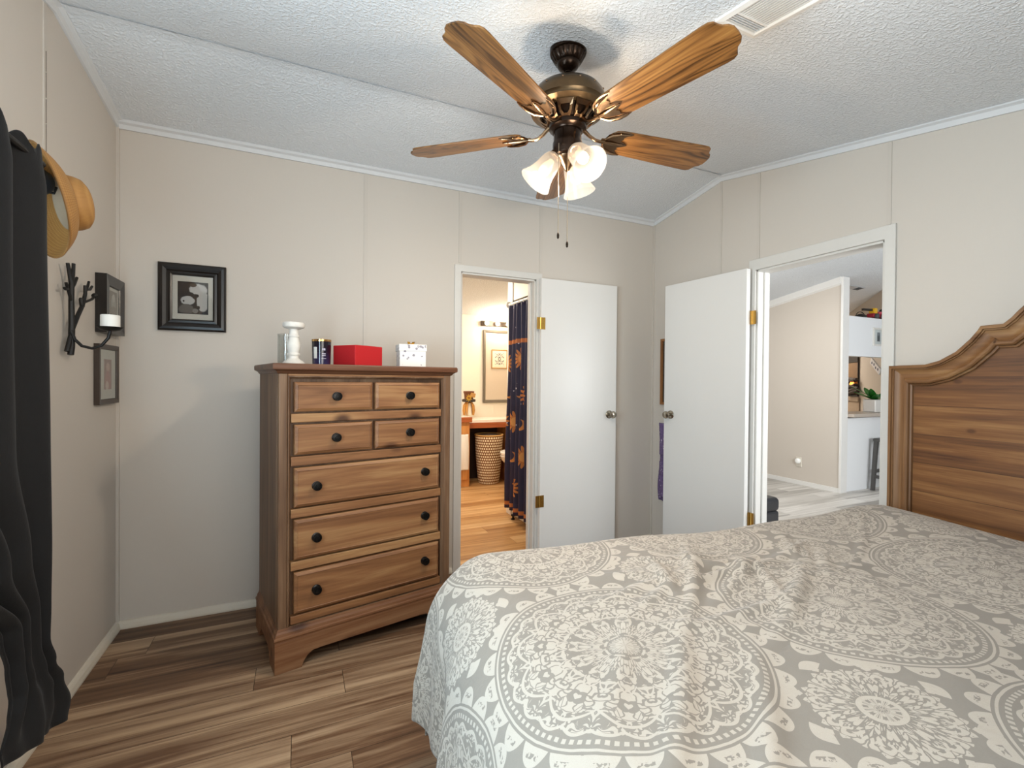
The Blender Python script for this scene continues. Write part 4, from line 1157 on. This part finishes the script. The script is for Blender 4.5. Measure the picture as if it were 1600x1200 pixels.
def figure():
    t = thing('autumn_figurine', 'small autumn figurine with brown hat, black brim and sunflower on the vanity', 'figurine', (-.66, 2.40, .790))
    S = 1.0
    st = plain('straw strands', '#c98f45', .8, var=.35, vscale=80); wh = plain('ivory beard', '#eadfca', .9, var=.1)
    MB().lathe([(.030, 0), (.040, .01), (.036, .08), (.030, .15), (.0005, .16)], 24).build('body', wh, t, smooth=True)
    q = MB()
    for k in range(14):
        a = 2*PI*k/14
        if 4.2 < a < 5.2: continue
        q.tube([(.03*math.cos(a), .03*math.sin(a), .165), (.058*math.cos(a), .058*math.sin(a), .12), (.064*math.cos(a), .064*math.sin(a), .06), (.060*math.cos(a), .060*math.sin(a), .008)], [.009, .011, .010, .005], 6)
    q.build('hair_strands', st, t, smooth=True)
    MB().lathe([(.075, .165), (.080, .170), (.080, .192), (.070, .197), (.0005, .198)], 32).build('hat_brim', plain('dark brim', '#3b332c', .7), t, smooth=True)
    MB().lathe([(.052, .195), (.056, .25), (.066, .285), (.060, .29), (.0005, .285)], 28).build('hat_crown', plain('brown hat', '#6b3f1f', .7, var=.3), t, smooth=True)
    f = MB().box(-.03, .03, -.004, .004, -.025, .025, Matrix.Translation((.030, -.062, .245)) @ Matrix.Rotation(.2, 4, 'Y')).build('hat_tag', plain('tan tag', '#b98a4c', .7), t, bevel=.002)
    q = MB()
    for k in range(11):
        a = 2*PI*k/11
        q.add([(0, 0, 0), (.018*math.cos(a-.2), -.004, .018*math.sin(a-.2)), (.046*math.cos(a), -.010, .046*math.sin(a)), (.018*math.cos(a+.2), -.004, .018*math.sin(a+.2))], [(0, 1, 2, 3)], Matrix.Translation((-.030, -.082, .215)))
    q.build('sunflower', plain('yellow petals', '#f0c23c', .7), t, solid=.004)
    MB().sphere((-.030, -.088, .215), .014, 8).build('flower_center', plain('flower heart', '#8a5a1d', .8), t, smooth=True)
figure()

# ------------------------------------------------------------------ living room and kitchen beyond
LX1 = 6.6
struct(MB().box(.05, LX1, YN-.1, 3.2, -.08, -.001).build('floor', M_floor_liv), 'pale grey plank floor of the living room', 'floor')
ceiling('ceiling', .1, LX1, YN-.1, 3.2, M_ceil)
slope_wall('wall_living_beige', 2.95, 3.04, .355, 3.1, [], M_wall_liv)
trim(MB().box(2.938, 3.05, .335, .36, 0, ceil_z(.345)-.002), M_trim_white, 'white corner trim at the end of the beige wall', .002)
trim(MB().box(2.935, 2.95, .36, 3.1, 0, .05), M_trim_white, 'white baseboard of the beige wall', nm='baseboard_living')
mb = MB()
ya, yb = .36, 3.1
mb.add([(2.95, ya, ceil_z(ya)), (2.92, ya, ceil_z(ya)), (2.92, ya, ceil_z(ya)-.07), (2.95, ya, ceil_z(ya)-.085), (2.95, yb, ceil_z(yb)), (2.92, yb, ceil_z(yb)), (2.92, yb, ceil_z(yb)-.07), (2.95, yb, ceil_z(yb)-.085)],
       [(0, 1, 2, 3), (4, 5, 6, 7), (0, 1, 5, 4), (1, 2, 6, 5), (2, 3, 7, 6), (3, 0, 4, 7)])
trim(mb, M_trim_white, 'white crown moulding of the beige wall')
slope_wall('wall_living_near', .1, LX1, YN-.1, YN, [], M_wall_white)
slope_wall('wall_living_right', LX1-.1, LX1, YN, 3.1, [], M_wall_white)
flat_wall('wall_living_back', .1, LX1, 3.1, 3.2, 2.0, [], M_wall_liv)
# half wall with bar counter, pass-through and soffit ledge
struct(MB().box(3.05, 5.2, .36, .46, 0, .82).build('wall_bar', M_wall_white), 'white half wall below the bar counter', 'wall')
struct(MB().box(3.05, 5.2, .36, .46, 1.518, 1.965).build('wall_soffit', M_wall_white), 'white soffit wall above the pass-through', 'wall')
struct(MB().box(5.1, 5.2, .36, .46, .82, 1.52).build('wall_post', M_wall_white), 'white post at the end of the pass-through', 'wall')
u_ = Vector((.682, .731, 0)); p0 = Vector((3.9, .395, 0))
mb = MB(); nrm = Vector((.731, -.682, 0))
a, b_ = p0-u_*.0+Vector((0, .07, 0)), p0+u_*3.1
a = p0+u_*.095; pts = [a, b_, b_+nrm*.1, a+nrm*.1]
mb.add([(q.x, q.y, 0) for q in pts]+[(q.x, q.y, ceil_z(q.y)) for q in pts], [(3, 2, 1, 0), (4, 5, 6, 7), (0, 1, 5, 4), (1, 2, 6, 5), (2, 3, 7, 6), (3, 0, 4, 7)])
struct(mb.build('wall_kitchen', M_wall_liv), 'beige angled kitchen wall seen through the pass-through', 'wall')
ct = MB().box(3.05, 3.97, .27, .62, .835, .872).build('countertop', plain('grey bar counter', '#b4a79a', .3, var=.08, vscale=60), bevel=.006)
tag(ct, 'light grey bar counter of the kitchen pass-through', 'counter')
# dark fireplace insert on the angled wall: frame, glowing flame, logs
def fireplace():
    ang = math.atan2(u_.y, u_.x)
    base = p0+u_*1.20-nrm*.004
    t = thing('fireplace', 'dark fireplace insert with a small orange flame seen past the counter', 'fireplace', (base.x, base.y, .93), ang)
    # local +x along the wall, the room is towards local +y
    blk = plain('black fireplace steel', '#15110f', .4)
    MB().box(-.36, .36, .002, .012, .12, .70).build('back_panel', plain('firebox lining', '#7c5f40', .6, var=.15), t)
    f = MB(); f.box(-.36, .36, .0, .020, .57, .66); f.box(-.36, -.345, 0, .016, .12, .57); f.box(.345, .36, 0, .016, .12, .57); f.box(-.36, .36, 0, .020, .10, .125)
    f.build('surround', blk, t, bevel=.003)
    st = plain('log bark', '#3a2e25', .8, var=.5, vscale=25)
    rn = random.Random(5)
    for k in range(14):
        r = .020+.012*rn.random(); x = -.28+.56*rn.random(); z = .145+.20*rn.random(); an = rn.uniform(-.25, .25)
        L = .10+.08*rn.random()
        MB().tube([(x-L, .040, z-L*an), (x, .043, z+.004), (x+L, .040, z+L*an)], [r*.8, r, r*.85], 10).build('log', st, t, smooth=True)
    fl = MB()
    for dx, h, w in ((-.285, .060, .040), (-.24, .085, .045), (-.195, .055, .040)):
        fl.lathe([(.0005, 0), (w*.9, .012), (w, h*.3), (w*.5, h*.7), (.0005, h)], 14, Matrix.Translation((dx, .045, .245)) @ Matrix.Diagonal((1, .6, 1, 1)))
    fl.build('flame', emis('orange flame', '#ff9a3c', 2.2), t, smooth=True)
    MB().box(-.40, .36, 0, .025, .03, .09).build('sill', plain('fireplace sill', '#9d8a75', .5), t, bevel=.004)
    MB().box(-.40, .36, 0, .012, -.93, .03).build('lower_panel', plain('lower panel', '#a5927d', .6), t)
fireplace()
def note():
    ang = math.atan2(u_.y, u_.x); c = p0+u_*.305-nrm*.002
    t = thing('wall_sign', 'slanted white sign with dark specks on the angled kitchen wall', 'sign', (c.x, c.y, 1.43), ang)
    R = Matrix.Rotation(math.radians(-30), 4, 'Y')
    MB().box(-.155, .155, -.0, .012, -.038, .038, R).build('board', plain('white board', '#e8e8ec', .5), t)
    bl = plain('blue-grey mark', '#5a5f78', .5)
    for k in range(4): MB().lathe([(.018, 0), (.018, .002)], 6, R @ align((0, 1, 0), (-.10+.066*k, .012, .006*(-1)**k))).build('mark', bl, t)
note()
def plant():
    t = thing('potted_plant', 'green leafy plant in a white pot on the bar counter', 'plant', (3.745, .45, .872))
    MB().box(-.092, .092, -.070, .070, 0, .150).build('pot', plain('white pot', '#d9d5cf', .4), t, bevel=.012, segs=3)
    MB().box(-.080, .080, -.058, .058, .140, .152).build('soil', plain('soil', '#2f2219', .9), t)
    lm, nt, b = new_mat('glossy leaf'); p = objpos(nt)
    nt.links.new(mix(nt, noise(nt, p, 18, 3), '#123a16', '#2f8a2c'), b.inputs['Base Color']); setp(b, Roughness=.3)
    rn = random.Random(11)
    for k in range(11):
        a = 2*PI*k/11+rn.uniform(-.2, .2); L = rn.uniform(.15, .22); el = .35+.75*((k*5) % 11)/11; w = rn.uniform(.034, .046)
        def lf(u, v, a=a, L=L, el=el, w=w):
            s = v*L; r = .012+s*math.cos(el*(1-.6*v)); z = .150+s*math.sin(el)-.35*s*s/L*.4
            ww = w*max(0, math.sin(PI*min(1, .05+.95*v)))**.6*(2*u-1)
            return (r*math.cos(a)-ww*math.sin(a), r*math.sin(a)+ww*math.cos(a), z-.25*abs(2*u-1)*ww*(2*u-1)+.006*math.cos(2*PI*u))
        MB().grid(lf, 7, 14).build('leaf', lm, t, smooth=True, solid=.002)
plant()
grey_doc = photo_mat('grey print', [(0, 0, .022, .05, '#4b4d52'), (0, .03, .015, .02, '#8b8d92')], '#8f9196')
framed('framed_print', 'small white framed print on the white soffit above the counter', .205, .208, [(0, 0), (0, .016), (.018, .016), (.021, .010), (.021, 0)], plain('pale frame', '#d9d6cf', .4), plain('white print mat', '#eeeeec', .8), (.055, .105), grey_doc, (3.640, .359, 1.752), 0)
# toys on the ledge
def toys():
    LZ = 1.965
    red = plain('red plastic', '#8f1d2c', .4); yel = plain('yellow plastic', '#e0ac22', .4); blk = plain('black plastic', '#17130f', .45); gry = plain('grey rubber', '#4a4a4c', .7)
    t = thing('toy_truck', 'red and yellow toy truck with black boom on the soffit ledge', 'toy', (3.64, .395, LZ))
    MB().box(-.085, .13, -.035, .04, .016, .060).build('chassis', red, t, bevel=.006)
    MB().box(-.055, .0, -.03, .035, .060, .122).build('cab', yel, t, bevel=.006)
    MB().box(.03, .10, -.04, .038, .055, .085).build('load', plain('pink load', '#b84a58', .5), t, bevel=.01)
    MB().box(-.235, -.055, -.012, .012, .092, .116, Matrix.Rotation(-.04, 4, 'Y')).build('boom', blk, t, bevel=.003)
    for x, y in ((-.045, -.048), (.075, -.048), (-.045, .048), (.075, .048)):
        MB().lathe([(.026, -.012), (.028, 0), (.026, .012)], 20, align((0, 1, 0), (x, y, .028))).build('wheel', gry, t, smooth=True)
    h = thing('headphones', 'black rounded headband shape lying at the left end of the ledge', 'headphones', (3.38, .405, LZ))
    MB().tube([(-.085*math.cos(PI*i/20), 0, .008+.058*math.sin(PI*i/20)) for i in range(21)], .0045, 8).build('headband', blk, h, smooth=True)
    MB().lathe([(.062, 0), (.060, .014), (.045, .032), (.020, .042), (.0005, .044)], 28).build('ear_cushion', blk, h, smooth=True)
    o = MB().lathe([(.05, 0), (.062, .03), (.066, .08), (.058, .12), (.03, .135), (.0005, .138)], 28, Matrix.Diagonal((1.3, .6, 1, 1))).build('dark_bag', plain('dark cloth bag', '#1f1a17', .85, var=.3), smooth=True, loc=(3.86, .41, LZ))
    tag(o, 'dark lumpy bag at the right end of the ledge by the truck', 'bag')
toys()
def stool():
    m = plain('dark grey stool wood', '#4a4846', .5)
    t = thing('bar_stool', 'dark grey wooden bar stool at the white half wall', 'stool', (3.64, .14, 0))
    MB().box(-.19, .19, -.16, .16, .555, .59).build('seat', m, t, bevel=.012)
    for sx in (-1, 1):
        for sy in (-1, 1):
            MB().tube([(sx*.17, sy*.13, .56), (sx*.19, sy*.15, 0)], [.026, .024], 4).build('leg', m, t)
    for sy in (-1, 1): MB().box(-.18, .18, sy*.14-.012, sy*.14+.012, .20, .235).build('rung', m, t)
    for sx in (-1, 1): MB().box(sx*.18-.012, sx*.18+.012, -.14, .14, .14, .175).build('rung', m, t)
stool()
def ottoman():
    m = plain('black leather', '#28282b', .38, var=.2, bmp=.25, bscale=150)
    t = thing('ottoman', 'black leather ottoman with a stitched band just outside the doorway', 'ottoman', (.905, -.02, 0))
    MB().box(-.34, .0, -.40, .30, .22, .33).build('cushion', m, t, bevel=.035, segs=4)
    MB().box(-.335, -.005, -.395, .295, .03, .225).build('base', m, t, bevel=.02, segs=3)
    for sx in (-.31, -.03):
        for sy in (-.36, .26): MB().box(sx-.02, sx+.02, sy-.02, sy+.02, 0, .04).build('foot', M_black, t)
ottoman()
def nightlight():
    t = thing('night_light', 'small white plug-in night light low on the beige wall', 'night light', (2.9495, .815, .27), RW*-1)
    MB().box(-.036, .036, -.007, 0, -.058, .058).build('outlet_plate', plain('outlet plate', '#ddd6c9', .4), t, bevel=.003)
    MB().lathe([(.026, 0), (.032, .010), (.031, .026), (.020, .036), (.0005, .038)], 24, align((0, -1, 0), (0, -.007, .012))).build('light_dome', plain('clear plastic dome', '#f2f2ee', .1), t, smooth=True)
nightlight()
def living_vent():
    y0, x0 = .555, 3.42
    sl = -math.atan(.163)
    t = thing('ceiling_vent', 'narrow grey vent in the living room ceiling above the ledge', 'vent', (x0, y0, ceil_z(y0)), rot=(sl, 0, 0))
    MB().box(-.22, .24, -.045, .045, -.008, .0).build('vent_frame', plain('grey vent', '#b9babb', .5), t, bevel=.002)
    for k in range(6): MB().box(.12, .22, -.036+.0125*k, -.030+.0125*k, -.011, -.008).build('slat', plain('vent slat', '#4f5053', .6) if k == 0 else bpy.data.materials['vent slat'], t)
living_vent()
